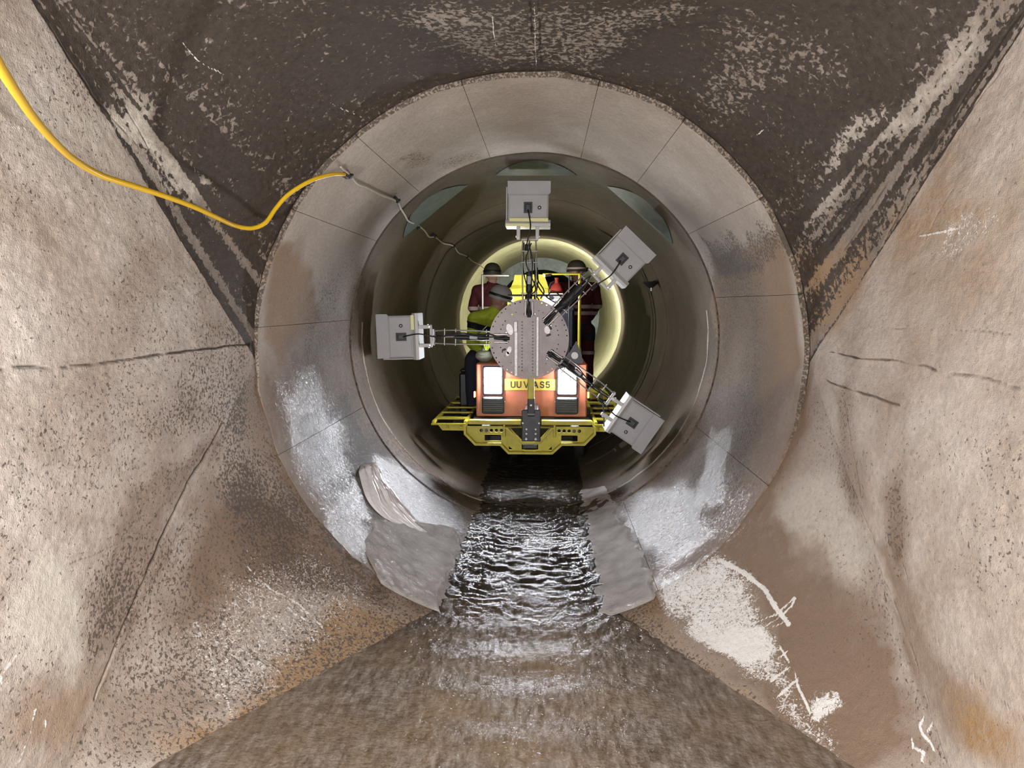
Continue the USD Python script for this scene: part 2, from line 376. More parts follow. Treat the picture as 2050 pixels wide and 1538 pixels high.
for a, k in (('rust', 0.85), ('film', 0.1)):
    AREAS.append((a, [(-139.4, 3.10), (-143.5, 3.60), (-160.7, 3.74), (-152.3, 3.14), (-144.1, 2.65), (-137.6, 2.46), (-135.0, 2.47), (-138.7, 2.72)], 0.05, k))
for a, k in (('brown', 0.5),):
    AREAS.append((a, [(-127.2, 2.38), (-128.7, 2.70), (-136.6, 2.81), (-136.0, 2.53), (-132.3, 2.32)], 0.05, k))
for a, k in (('rust', 0.35), ('brown', 0.4)):
    AREAS.append((a, [(-119.5, 1.99), (-122.3, 2.30), (-126.3, 2.38), (-130.1, 2.25), (-125.2, 1.96)], 0.06, k))
for a, k in (('rust', 0.5), ('film', 0.25)):
    AREAS.append((a, [(164.7, 3.76), (151.7, 3.80), (147.7, 3.36), (144.5, 2.98), (142.2, 2.68), (146.7, 2.63), (155.3, 2.96)], 0.04, k))
for a, k in (('brown', 0.85), ('film', -0.7), ('wet', 0.2)):
    AREAS.append((a, [(124.9, 4.37), (118.1, 3.73), (121.6, 3.30), (124.7, 2.86), (129.0, 2.59), (131.7, 2.38), (138.3, 2.55), (136.8, 2.89), (131.5, 3.21), (130.9, 3.65), (133.9, 4.09)], 0.05, k))
for a, k in (('pale', 0.6), ('film', -0.5), ('brown', -0.7)):
    AREAS.append((a, [(109.6, 3.68), (108.9, 3.35), (115.4, 3.00), (122.8, 3.04), (124.1, 3.23), (120.4, 3.67)], 0.05, k))
for a, k in (('brown', 0.6), ('film', -0.5)):
    AREAS.append((a, [(146.5, 4.32), (130.6, 3.99), (129.3, 3.25), (136.0, 2.82), (135.7, 2.50), (142.0, 2.62), (147.3, 3.39), (152.9, 3.80)], 0.06, k))
for a, k in (('white', 0.66), ('wet', 0.7)):
    AREAS.append((a, [(148.8, 3.99), (134.8, 3.82), (134.2, 3.62), (134.6, 3.31), (135.7, 3.13), (142.4, 3.23), (146.9, 3.49), (150.2, 3.73)], 0.07, k))
for a, k in (('white', 0.52),):
    AREAS.append((a, [(146.7, 3.51), (135.5, 3.14), (137.1, 2.95), (137.3, 2.80), (137.5, 2.56), (140.5, 2.63), (140.9, 2.92), (143.2, 3.18)], 0.05, k))
for a, k in (('white', 0.6),):
    AREAS.append((a, [(136.6, 2.83), (133.6, 2.78), (135.0, 2.71), (137.6, 2.75)], 0.015, k))
for a, k in (('brown', 0.6), ('film', 0.2)):
    AREAS.append((a, [(94.2, 3.58), (93.3, 3.36), (102.4, 3.17), (109.1, 3.03), (111.8, 3.22), (103.7, 3.34)], 0.05, k))
for a, k in (('brown', 0.8), ('film', 0.35)):
    AREAS.append((a, [(106.0, 2.95), (102.1, 2.81), (110.1, 2.72), (116.4, 2.75), (114.9, 2.90)], 0.05, k))
for a, k in (('brown', 0.7),):
    AREAS.append((a, [(114.8, 3.01), (116.4, 2.75), (120.4, 2.44), (123.1, 2.19), (129.9, 2.30), (127.2, 2.44), (122.5, 2.69)], 0.03, k))
for a, k in (('rust', 0.8),):
    AREAS.append((a, [(124.6, 2.34), (122.2, 2.20), (121.6, 2.01), (124.2, 1.99), (129.0, 2.25)], 0.05, k))
for a, k in (('rust', 0.7),):
    AREAS.append((a, [(69.3, 3.83), (68.6, 3.38), (74.9, 3.30), (81.4, 3.56), (83.2, 3.81)], 0.05, k))
for a, k in (('rust', 0.4),):
    AREAS.append((a, [(66.5, 3.24), (62.7, 2.79), (68.3, 2.56), (72.6, 3.06)], 0.08, k))
for a, k in (('rust', 0.25),):
    AREAS.append((a, [(69.2, 3.28), (63.7, 2.39), (78.4, 2.28), (81.0, 3.00)], 0.1, k))
for a, k in (('white', 0.38),):
    AREAS.append((a, [(67.6, 2.75), (67.8, 2.46), (71.7, 2.49), (73.5, 2.64), (74.4, 2.76)], 0.03, k))
for a, k in (('rust', 0.3), ('film', 0.1)):
    AREAS.append((a, [(-63.1, 3.38), (-58.2, 3.58), (-50.9, 3.65), (-59.2, 3.74), (-67.3, 3.77), (-67.5, 3.60)], 0.05, k))
for a, k in (('film', 0.07),):
    AREAS.append((a, [(93.8, 3.12), (88.1, 2.22), (110.2, 2.09), (116.0, 2.57)], 0.1, k))
for a, k in (('dark', 0.3),):
    AREAS.append((a, [(-5.4, 3.86), (-13.6, 3.60), (-19.7, 3.33), (-20.4, 3.41), (-15.0, 3.68)], 0.05, k))
for a, k in (('dark', 0.3),):
    AREAS.append((a, [(7.4, 3.86), (17.0, 3.50), (23.9, 3.22), (24.5, 3.29), (18.3, 3.58)], 0.05, k))
for a, k in (('brown', 0.5), ('film', 0.2), ('dark', 0.2)):
    AREAS.append((a, [(-111.0, 3.60), (-132.4, 3.73), (-148.0, 3.75), (-138.9, 3.49), (-125.7, 3.32), (-113.8, 3.35)], 0.08, k))
for a, k in (('wet', 0.7), ('brown', -0.3), ('film', 0.15)):
    AREAS.append((a, [(114.7, 5.31), (112.3, 4.88), (127.8, 4.30), (132.4, 4.62)], 0.07, k))
for a, k in (('brown', 0.85),):
    AREAS.append((a, [(94.9, 5.69), (89.9, 4.01), (102.8, 3.84), (123.6, 3.90), (148.6, 3.84), (150.9, 5.78), (110.2, 6.17)], 0.15, k))
for a, k in (('brown', 0.8), ('film', 0.15)):
    AREAS.append((a, [(-117.1, 5.07), (-127.8, 3.88), (-144.5, 3.80), (-156.0, 4.88), (-149.3, 6.30), (-122.0, 6.11)], 0.12, k))
for a, k in (('brown', 0.25),):
    AREAS.append((a, [(-65.9, 3.90), (-109.1, 3.81), (-129.3, 3.89), (-111.5, 6.28), (-79.9, 6.31), (-53.7, 6.39), (-52.7, 4.09)], 0.15, k))
for a, k in (('brown', 0.25),):
    AREAS.append((a, [(39.3, 5.95), (56.0, 4.10), (77.0, 3.94), (89.9, 4.01), (94.9, 5.69), (69.8, 6.11)], 0.12, k))
for a, k in (('rust', 0.6), ('brown', 0.8)):
    AREAS.append((a, [(64.7, 5.37), (63.2, 3.86), (81.2, 3.91), (89.6, 3.93), (101.3, 4.53), (100.7, 5.58), (79.8, 5.92)], 0.05, k))
for a, k in (('film', 0.42),):
    AREAS.append((a, [(58.1, 5.44), (60.5, 3.85), (66.5, 3.84), (72.0, 4.48), (70.7, 5.45)], 0.03, k))
for a, k in (('brown', 0.8), ('film', 0.1)):
    AREAS.append((a, [(113.1, 5.30), (99.4, 4.17), (116.2, 3.92), (130.6, 3.99), (126.5, 4.97)], 0.06, k))
for a, k in (('rust', 0.6), ('brown', 0.55), ('film', 0.05)):
    AREAS.append((a, [(-64.5, 3.84), (-65.0, 4.20), (-82.2, 4.92), (-90.8, 4.18), (-81.4, 3.94)], 0.05, k))
for a, k in (('film', 0.4),):
    AREAS.append((a, [(-105.5, 4.25), (-106.9, 5.45), (-122.9, 5.35), (-127.4, 4.78), (-124.4, 4.05), (-113.7, 4.03)], 0.06, k))
for a, k in (('wet', 0.55), ('brown', -0.3), ('dark', 0.2)):
    AREAS.append((a, [(-97.8, 4.17), (-96.6, 4.79), (-112.3, 5.06), (-124.6, 4.69), (-125.3, 4.01), (-114.9, 4.03)], 0.16, k))
for a, k in (('wet', 0.35),):
    AREAS.append((a, [(150.3, 5.91), (136.2, 4.99), (144.3, 4.23), (150.1, 4.64)], 0.08, k))
for a, k in (('brown', 0.6), ('wet', 0.6), ('film', 0.35)):
    AREAS.append((a, [(-125.3, 4.01), (-127.4, 4.78), (-136.4, 4.43), (-137.8, 3.85), (-130.9, 3.81)], 0.05, k))
for a, k in (('film', 0.3), ('rust', 0.2)):
    AREAS.append((a, [(-32.9, 4.60), (-27.8, 4.78), (-27.8, 5.19), (-34.2, 5.00)], 0.03, k))
for a, k in (('film', 0.25), ('rust', 0.1)):
    AREAS.append((a, [(-26.7, 5.26), (-15.1, 5.37), (-11.0, 6.07), (-26.5, 5.78)], 0.05, k))
for a, k in (('brown', 0.3), ('wet', 0.7), ('film', 0.3)):
    AREAS.append((a, [(-122.9, 5.35), (-149.3, 6.30), (-160.2, 5.24), (-141.9, 4.52)], 0.08, k))
for a, k in (('brown', 0.2), ('wet', 0.6), ('film', 0.2)):
    AREAS.append((a, [(152.9, 6.19), (129.6, 5.07), (134.6, 4.04), (148.4, 4.05)], 0.08, k))
# wet, dark sides and invert of the first length of lining
for d in (1, -1):
    AREAS.append(('dark', [(d * 62, 4.75), (d * 100, 4.25), (d * 150, 4.0), (d * 179, 3.9), (d * 179, 5.9), (d * 40, 5.9), (d * 30, 5.35)], 0.28, 0.48))
    AREAS.append(('film', [(d * 70, 4.6), (d * 150, 4.2), (d * 179, 4.1), (d * 179, 5.9), (d * 60, 5.9)], 0.2, 0.30))
    AREAS.append(('brown', [(d * 95, 3.7), (d * 179, 3.7), (d * 179, 5.9), (d * 75, 5.9)], 0.2, 0.7))
    AREAS.append(('wet', [(d * 92, 3.8), (d * 179, 3.8), (d * 179, 5.9), (d * 80, 5.9)], 0.15, 0.16))


def surf(v):
    """Degrees clockwise from the crown about the tunnel's axis, and y."""
    return np.degrees(np.arctan2(v[:, 0], v[:, 2] - R)), v[:, 1]


def poly_cover(th, y, poly, soft):
    P = np.array(poly, float)
    k = 0.028                                     # metres per degree of wall, about
    a = np.stack([th * k, y], 1)
    Q = P * [k, 1.0]
    inside = np.zeros(len(a), bool)
    d2 = np.full(len(a), 1e9)
    lo, hi = Q.min(0) - soft, Q.max(0) + soft
    near = np.where(((a > lo) & (a < hi)).all(1))[0]
    if not len(near):
        return None
    b = a[near]
    ins, dd = np.zeros(len(b), bool), np.full(len(b), 1e9)
    for i in range(len(Q)):
        p, q = Q[i], Q[(i + 1) % len(Q)]
        c = (p[1] > b[:, 1]) != (q[1] > b[:, 1])
        with np.errstate(divide='ignore', invalid='ignore'):
            ins ^= c & (b[:, 0] < (q[0] - p[0]) * (b[:, 1] - p[1]) / (q[1] - p[1]) + p[0])
        e = q - p
        t = np.clip(((b - p) @ e) / (e @ e + 1e-12), 0, 1)
        dd = np.minimum(dd, ((b - p - t[:, None] * e) ** 2).sum(1))
    s = np.sqrt(dd) * np.where(ins, 1, -1)
    return near, np.clip(0.5 + s / (2 * soft), 0, 1)


ATTRS = ('film', 'rust', 'white', 'wet', 'dark', 'brown', 'pale', 'green')


def paint(v, base):
    """The stains and painted crease shade on the wall points v, and how deep they are cut."""
    th, y = surf(v)
    A = {k: np.full(len(v), float(base.get(k, 0.0))) for k in ATTRS}
    cut = np.zeros(len(v))
    wob = meshkit.fbm(v * 3.1, 4, 5) - 0.5
    wob2 = meshkit.fbm(v * 9.0, 3, 9) - 0.5
    for name, poly, soft, k in AREAS:
        r = poly_cover(th + 9 * wob + 5 * wob2, y + 0.22 * (meshkit.fbm(v * 2.7 + 7, 3, 2) - 0.5), poly, soft)
        if r is None:
            continue
        i, c = r
        A[name][i] = A[name][i] + k * c if k > 0 else A[name][i] * (1 + k * c)
    for name, pts, w, k, deep in LINES:
        p = np.array(pts, float)
        L = np.linalg.norm(np.diff(p, axis=0), axis=1)
        q = np.vstack([p[i] + (p[i + 1] - p[i]) * np.linspace(0, 1, max(2, int(L[i] / 0.004)))[:, None] for i in range(len(p) - 1)])
        q = q + 0.016 * (np.stack([meshkit.fbm(q * 9 + s, 3, 3) for s in (0, 31, 57)], 1) - 0.5)
        box = np.where(((v > q.min(0) - 0.12) & (v < q.max(0) + 0.12)).all(1))[0]
        if not len(box):
            continue
        d, _ = cKDTree(q).query(v[box], distance_upper_bound=0.2)
        ww = 0.62 * w * (0.5 + 1.1 * meshkit.noise(v[box] * 14, 4))
        c = np.clip(1.4 - np.where(np.isfinite(d), d, 9) / np.maximum(ww, 1e-4), 0, 1)
        A[name][box] = np.maximum(A[name][box], k * c)
        cut[box] = np.maximum(cut[box], deep * c)
    A['film'] += 0.5 * wob * (A['film'] > 0.05)
    return {k: np.clip(a, 0, 1.15) for k, a in A.items()}, cut


# ------------------------------------------------------------------ the chamber: a square hall that narrows to the round tunnel
CORNER = {'tl': (-1.62, 3.15), 'tr': (1.68, 3.10), 'br': (1.47, 0.02), 'bl': (-1.56, 0.06)}


def on_circle(deg):
    a = np.radians(deg)
    off = np.abs((np.asarray(deg, float) - 8 + 180) % 360 - 180)        # a clear step over the crown, flush lower down
    r = 1.502 + 0.028 * np.clip((112 - off) / 30, 0, 1)
    return np.stack([r * np.sin(a), R + r * np.cos(a)], -1)


def segment(kind, ncol, rows):
    """Ruled surface between the circle at YP and the square at YH, then straight on towards and past the camera."""
    u = np.linspace(0, 1, ncol)[:, None]
    name, a = kind[0], kind[1:]
    if name == 'flat':       # one point of the circle, a whole side of the square
        P = np.repeat(on_circle(np.array([a[0]])), ncol, 0)
        H = np.array(CORNER[a[1]]) * (1 - u) + np.array(CORNER[a[2]]) * u
    else:                    # a quarter of the circle, one corner
        P = on_circle(a[0] + (a[1] - a[0]) * u[:, 0])
        H = np.repeat(np.array([CORNER[a[2]]]), ncol, 0)
    y = np.asarray(rows)
    t = np.clip((YP - y) / (YP - YH), 0, 1)[:, None, None]
    xz = P[None] * (1 - t) + H[None] * t
    v = np.stack([xz[..., 0], np.broadcast_to(y[:, None], xz.shape[:2]), xz[..., 1]], -1)
    m, n = v.shape[:2]
    i = np.arange((m - 1) * n).reshape(m - 1, n)[:, :-1].ravel()
    f = np.concatenate([np.stack([i, i + 1, i + n + 1], 1), np.stack([i, i + n + 1, i + n], 1)])
    return v.reshape(-1, 3), f, np.broadcast_to(u[:, 0][None], (m, n)).ravel()


ROWS = np.concatenate([np.linspace(YP, 2.0, 265), np.linspace(1.99, 1.2, 36), np.linspace(1.1, -5.0, 30)])
WALLS = [  # name, strips, stains it has all over
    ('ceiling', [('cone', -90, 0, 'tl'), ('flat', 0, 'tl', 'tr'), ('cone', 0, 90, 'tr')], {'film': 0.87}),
    ('wall_right', [('flat', 90, 'tr', 'br')], {'film': 0.05, 'rust': 0.08}),
    ('wall_lower_right', [('cone', 90, 180, 'br')], {'film': 0.2, 'brown': 0.25}),
    ('floor', [('flat', 180, 'br', 'bl')], {'film': 0.12, 'rust': 0.2, 'pale': 0.3}),
    ('wall_lower_left', [('cone', 180, 270, 'bl')], {'film': 0.32, 'brown': 0.2}),
    ('wall_left', [('flat', 270, 'bl', 'tl')], {'film': 0.16}),
]
STRIPES = True
for wname, strips, base in WALLS:
    V, F, U, K, off = [], [], [], [], 0
    for s, kind in enumerate(strips):
        v, f, u = segment(kind, 390 if kind[0] == 'flat' else 300, ROWS)
        V.append(v); F.append(f + off); U.append(u); K.append(np.full(len(v), s)); off += len(v)
    v, f, u, k = np.vstack(V), np.vstack(F), np.concatenate(U), np.concatenate(K)
    A, cut = paint(v, base)
    if wname == 'ceiling':     # stripes of growth that run down the corners along the shuttering
        for s, ang in ((0, -90 + 90 * u), (2, 90 * u)):
            low = np.clip((np.abs(ang) - 50) / 22, 0, 1) * (k == s)
            st = meshkit.fbm(np.stack([u * 34, v[:, 1] * 0.9, k * 7.0], 1), 2, 21)
            A['film'] = np.clip(A['film'] + low * (2.2 * (st - 0.52) - 0.12), 0, 1.15)
    # rough concrete: shallow waves, pock marks, cracks
    n = trimesh.Trimesh(v, f, process=False).vertex_normals
    inward = np.stack([-v[:, 0], np.zeros(len(v)), R - v[:, 2]], 1)
    n = n * np.sign((n * inward).sum(1) + 1e-9)[:, None]
    taper = np.clip((YP - v[:, 1]) / 0.03, 0, 1)
    rel = 0.016 * (meshkit.fbm(v * 5.5, 3, 11) - 0.5) + 0.007 * (meshkit.fbm(v * 24, 3, 12) - 0.5)
    rel += 0.004 * np.clip(A['white'], 0, 1) * meshkit.noise(v * 60, 8)
    v = v + n * ((rel - cut) * taper)[:, None]
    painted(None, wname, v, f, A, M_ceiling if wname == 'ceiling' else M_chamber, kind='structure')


# ------------------------------------------------------------------ the round tunnel
def shell(d0, d1, y0, y1, r=R, thick=0.03, nth=60, ny=40, base=None, mat=None, name='lining_panel', parent=None, rough=0.009, gap=0.0012):
    """A curved panel of the lining, with thickness; gap leaves the joint open at both ends."""
    g = 0.0 if d1 - d0 > 359 else np.degrees(gap / r)
    th = np.radians(np.linspace(d0 + g, d1 - g, nth))
    ys = np.linspace(y0 + gap, y1 - gap, ny)
    T, Y = np.meshgrid(th, ys)
    if y0 == YP:        # the front edge is chipped and uneven
        e = meshkit.fbm(np.stack([np.sin(T[0]) * 9, np.cos(T[0]) * 9, 0 * T[0]], 1), 4, 33)
        Y = Y + (0.05 * (e - 0.45))[None] * np.clip(1 - (Y - y0) / 0.12, 0, 1)
    v = np.stack([r * np.sin(T), Y, R + r * np.cos(T)], -1).reshape(-1, 3)
    A, cut = paint(v, base or {})
    inward = np.stack([-v[:, 0], 0 * v[:, 0], R - v[:, 2]], 1) / r
    rel = rough * (meshkit.fbm(v * 6, 4, 15) - 0.5) - cut
    vi = v + inward * rel[:, None]
    vo = v - inward * thick
    i = np.arange((ny - 1) * nth).reshape(ny - 1, nth)[:, :-1].ravel()
    f = np.concatenate([np.stack([i, i + nth + 1, i + 1], 1), np.stack([i, i + nth, i + nth + 1], 1)])
    f = f[:, ::-1]
    m = len(v)
    rim = np.concatenate([np.arange(nth), np.arange(1, ny) * nth + nth - 1, (ny - 1) * nth + np.arange(nth - 2, -1, -1), np.arange(ny - 2, 0, -1) * nth])
    # the rim has points of its own so that its edge stays crisp
    VV = np.vstack([vi, vi[rim], vo[rim]])
    q = len(rim)
    a, b = m + np.arange(q), m + (np.arange(q) + 1) % q
    F = np.vstack([f, np.stack([a, a + q, b], 1), np.stack([b, a + q, b + q], 1)])
    A = {k: np.concatenate([x, x[rim], x[rim]]) for k, x in A.items()}
    if y0 == YP:        # the exposed edge is darker and browner over the crown
        top = np.clip((112 - np.abs(np.degrees(np.concatenate([T.ravel(), T.ravel()[rim], T.ravel()[rim]])) - 8)) / 20, 0, 1)[m:]
        A['film'][m:] = np.clip(A['film'][m:] + 0.55 * top, 0, 1)
        A['brown'][m:] = np.maximum(A['brown'][m:], 0.6 * top)
    painted(parent, name, VV, F, A, mat or M_lining)


tun = UsdGeom.Xform.Define(stage, '/World/wall_tunnel').GetPrim()
keys(tun, kind='structure')
# backing behind the joints
th = np.radians(np.linspace(0, 360, 181))
def backing(y0, y1, r, mat, name):
    ys = np.array([y0, y1])
    T, Y = np.meshgrid(th, ys)
    v = np.stack([r * np.sin(T), Y, R + r * np.cos(T)], -1).reshape(-1, 3)
    i = np.arange(180)
    f = np.concatenate([np.stack([i, i + 1, i + 182], 1), np.stack([i, i + 182, i + 181], 1)])
    part(tun, name, (v, f), mat, True)


M_joint = simple('joint_dirt', (0.045, 0.036, 0.03), 0.8, noise=0.3, scale=20)
backing(YP - 0.005, 18.7, R + 0.028, M_joint, 'joint_backing')
JOINTS = [-150, -111, -83, -57, -37, -13, 14.5, 33, 55, 76, 117, 150, 210]          # degrees from the crown
for i in range(12):
    shell(JOINTS[i], JOINTS[i + 1], YP, 5.72, base={'film': 0.05}, parent=tun, nth=int((JOINTS[i + 1] - JOINTS[i]) * 2.2), ny=120)
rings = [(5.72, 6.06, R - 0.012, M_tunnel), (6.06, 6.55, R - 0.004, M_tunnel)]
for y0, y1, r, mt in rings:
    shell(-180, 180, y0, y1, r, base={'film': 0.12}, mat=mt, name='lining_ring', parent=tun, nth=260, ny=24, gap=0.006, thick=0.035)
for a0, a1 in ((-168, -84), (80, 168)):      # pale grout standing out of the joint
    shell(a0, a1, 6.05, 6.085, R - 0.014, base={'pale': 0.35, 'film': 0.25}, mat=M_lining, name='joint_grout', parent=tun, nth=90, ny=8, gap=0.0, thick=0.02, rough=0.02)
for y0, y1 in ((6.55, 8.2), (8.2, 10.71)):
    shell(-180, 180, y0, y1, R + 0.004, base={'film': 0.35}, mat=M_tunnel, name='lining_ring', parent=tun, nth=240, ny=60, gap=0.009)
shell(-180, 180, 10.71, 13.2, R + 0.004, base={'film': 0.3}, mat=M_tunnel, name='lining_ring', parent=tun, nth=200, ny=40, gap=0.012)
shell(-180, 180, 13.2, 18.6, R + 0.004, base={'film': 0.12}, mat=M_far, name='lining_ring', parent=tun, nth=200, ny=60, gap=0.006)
# the steel flange and pipe that the tunnel goes on as
M_flange = simple('flange_grey_steel', (0.22, 0.24, 0.24), 0.45, 0.3, noise=0.25, scale=6)
M_pipe = simple('far_pipe', (0.05, 0.052, 0.05), 0.7, noise=0.3, scale=4)
fl = lathe([(1.20, 0), (1.20, 0.25), (1.53, 0.25), (1.53, 0), (1.20, 0)], (0, 18.6, R), (0, 1, 0), 120)
part(tun, 'pipe_flange', fl, M_flange)
part(tun, 'far_pipe', lathe([(1.22, 0), (1.22, 16), (0, 16), (0, 16.1), (1.27, 16.1), (1.27, 0), (1.22, 0)], (0, 18.85, R), (0, 1, 0), 80), M_pipe)
# three chamfer wedges let into the crown
M_wedge = simple('green_grey_render', (0.095, 0.125, 0.108), 0.5, noise=0.25, scale=12)
for k, (a, half) in enumerate(((0.5, 14), (-38, 14.5), (40.5, 15))):
    rr = R - 0.012
    zc = rr * math.cos(math.radians(half))
    w = rr * math.sin(math.radians(half))
    nx = 24
    xs = np.linspace(-w, w, nx)
    arc = np.sqrt(rr ** 2 - xs ** 2)
    top = np.stack([xs, np.full(nx, 6.42), np.full(nx, zc)], 1)                       # straight far edge
    near = np.stack([xs, 6.42 - 0.42 * (arc - zc) / (rr - zc), arc + 0.002], 1)       # where the slope runs out on the wall
    back = np.stack([xs, np.full(nx, 6.42), arc + 0.02], 1)
    v = np.vstack([top, near, back])
    f = []
    for i in range(nx - 1):
        f += [(i, i + nx, i + 1), (i + 1, i + nx, i + nx + 1), (i, i + 1, i + 2 * nx), (i + 1, i + 2 * nx + 1, i + 2 * nx)]
    m = trimesh.Trimesh(v, np.array(f), process=False)
    m.apply_translation([0, 0, 0])
    m.apply_transform(trimesh.transformations.rotation_matrix(math.radians(a), [0, 1, 0]))
    m.apply_translation([0, 0, R])
    keys(part(None, f'trim_{k + 1}', m, M_wedge, 20), kind='structure')


# ------------------------------------------------------------------ materials of the things
M_yellow = simple('yellow_paint', (0.50, 0.44, 0.035), 0.45, noise=0.18, scale=14)
M_orange = simple('orange_paint', (0.46, 0.135, 0.07), 0.4, noise=0.12, scale=8)
M_black = simple('black_plastic', (0.014, 0.014, 0.017), 0.45)
M_rubber = simple('black_rubber', (0.02, 0.02, 0.02), 0.8, noise=0.3, scale=30)
M_dark = simple('dark_steel', (0.055, 0.058, 0.068), 0.45, 0.4, noise=0.25, scale=15)
M_steel = simple('brushed_steel', (0.22, 0.193, 0.192), 0.42, 0.35, noise=0.14, scale=11, bump=0.1)
M_rod = simple('rod_steel', (0.34, 0.32, 0.31), 0.35, 0.6)
M_bolt = simple('bright_bolt', (0.75, 0.75, 0.76), 0.25, 0.7)
M_scuff = simple('scuffed_bare_metal', (0.60, 0.57, 0.57), 0.38, 0.2, noise=0.2, scale=60)
M_boxgrey = simple('light_grey_enclosure', (0.43, 0.435, 0.46), 0.4, noise=0.05, scale=10)
M_boxlip = simple('pale_enclosure_lip', (0.55, 0.55, 0.56), 0.35)
M_lamp = simple('headlight_glow', (0.9, 0.93, 1.0), 0.3, emit=(0.90, 0.93, 1.0), strength=150.0)
M_flood = simple('floodlight_glow', (0.9, 0.95, 0.9), 0.3, emit=(1.0, 1.0, 0.86), strength=620.0)
M_cap = simple('cap_lamp_glow', (1, 1, 1), 0.3, emit=(1.0, 0.98, 0.92), strength=4000.0)
M_amber = simple('amber_marker_glow', (0.9, 0.5, 0.15), 0.3, emit=(1.0, 0.55, 0.2), strength=2.5)
M_plate = simple('number_plate_yellow', (0.62, 0.47, 0.07), 0.4)
M_ink = simple('plate_letters', (0.02, 0.015, 0.012), 0.5)
M_hose = simple('yellow_hose_rubber', (0.72, 0.46, 0.015), 0.35)
M_cable = simple('pale_cable', (0.56, 0.53, 0.46), 0.4)
M_tarp = simple('yellow_cover_fabric', (0.74, 0.68, 0.06), 0.6, noise=0.08, scale=20)
M_strip = simple('painted_light_strip', (0.85, 0.85, 0.42), 0.3)  # pale yellow stands for light caught on the box lips
M_white = simple('white_plastic', (0.80, 0.80, 0.80), 0.4)
M_red = simple('red_fabric', (0.078, 0.009, 0.012), 0.8, noise=0.25, scale=25)
M_redbag = simple('bright_red_fabric', (0.34, 0.035, 0.022), 0.7, noise=0.15, scale=25)
M_navy = simple('navy_fabric', (0.016, 0.017, 0.035), 0.8, noise=0.3, scale=25)
M_hivis = simple('high_visibility_yellow', (0.46, 0.58, 0.035), 0.65, noise=0.12, scale=25)
M_band = simple('reflective_band', (0.52, 0.42, 0.40), 0.45, noise=0.1, scale=60)
M_skin = simple('skin_tone', (0.42, 0.25, 0.18), 0.55)
M_darkhat = simple('dark_olive_helmet', (0.055, 0.052, 0.033), 0.4)
M_whitehat = simple('white_helmet', (0.42, 0.42, 0.42), 0.35)
M_greygreen = simple('grey_green_fabric', (0.27, 0.29, 0.22), 0.7, noise=0.15, scale=30)
M_flow = simple('calcite', (0.90, 0.89, 0.92), 0.24, noise=0.08, scale=40, bump=0.3, spec=0.9)
M_screed = usdkit.material(stage, '/World/Looks/wet_screed', {
    'g': ('geometry', {}), 'n': ('noise_texture', {'scale': 7.0, 'detail': 5.0}), 'n2': ('noise_texture', {'scale': 55.0, 'detail': 5.0, 'roughness': 0.75}),
    'r': ('rgb_ramp', {'ramp': [(0.3, (0.33, 0.305, 0.29)), (0.7, (0.58, 0.55, 0.54))]}), 'b': ('bump', {'strength': 0.6, 'distance': 0.03}),
    'p': ('principled_bsdf', {'roughness': 0.22})},
    [('g.position', 'n.vector'), ('g.position', 'n2.vector'), ('n.fac', 'r.fac'), ('r.color', 'p.base_color'), ('n2.fac', 'b.height'), ('b.normal', 'p.normal')], surface='p.BSDF')
M_water = usdkit.material(stage, '/World/Looks/shallow_water', {
    'g': ('geometry', {}), 'm': ('mapping', {'scale': (1.0, 1.0, 1.0)}), 'n': ('noise_texture', {'scale': 30.0, 'detail': 3.0, 'roughness': 0.6}),
    'm2': ('mapping', {'scale': (1.0, 0.3, 1.0)}), 'n2': ('noise_texture', {'scale': 34.0, 'detail': 4.0, 'roughness': 0.7}),
    'n3': ('noise_texture', {'scale': 2.4, 'detail': 3.0}), 's0': ('separate_xyz', {}),
    # silt makes the slack water in the chamber cloudy; the fast water in the tunnel is clear and dark
    'silt': ('map_range', {'range_type': 'smoothstep', 'from_min': 3.0, 'from_max': 4.3, 'to_min': 0.62, 'to_max': 0.05, 'clamp': True}),
    'b': ('bump', {'strength': 0.8, 'distance': 0.014}), 'f': ('fresnel', {'IOR': 1.40}),
    'c': ('rgb_ramp', {'ramp': [(0.34, (0.20, 0.152, 0.115)), (0.5, (0.37, 0.31, 0.26)), (0.66, (0.58, 0.52, 0.46))]}),
    'c2': ('mix', {'mix_type': 'mix', 'color2': (0.40, 0.27, 0.14)}), 'cf': ('map_range', {'from_min': 0.45, 'from_max': 0.7, 'to_min': 0.0, 'to_max': 0.6, 'clamp': True}),
    't': ('transparent_bsdf', {'color': (0.42, 0.41, 0.40)}), 's': ('glossy_bsdf', {'color': (1, 1, 1), 'roughness': 0.10}),
    'd': ('diffuse_bsdf', {}), 'x0': ('mix_closure', {}), 'x': ('mix_closure', {})},
    [('g.position', 'm.vector'), ('m.vector', 'n.vector'), ('g.position', 'm2.vector'), ('m2.vector', 'n2.vector'), ('g.position', 'n3.vector'), ('g.position', 's0.vector'), ('s0.y', 'silt.value'),
     ('n.fac', 'b.height'), ('b.normal', 's.normal'), ('b.normal', 'd.normal'), ('n2.fac', 'c.fac'), ('n3.fac', 'cf.value'), ('cf.result', 'c2.fac'), ('c.color', 'c2.color1'), ('c2.color', 'd.color'),
     ('silt.result', 'x0.fac'), ('t.BSDF', 'x0.closure1'), ('d.BSDF', 'x0.closure2'),
     ('f.fac', 'x.fac'), ('x0.closure', 'x.closure1'), ('s.BSDF', 'x.closure2')], surface='x.closure')


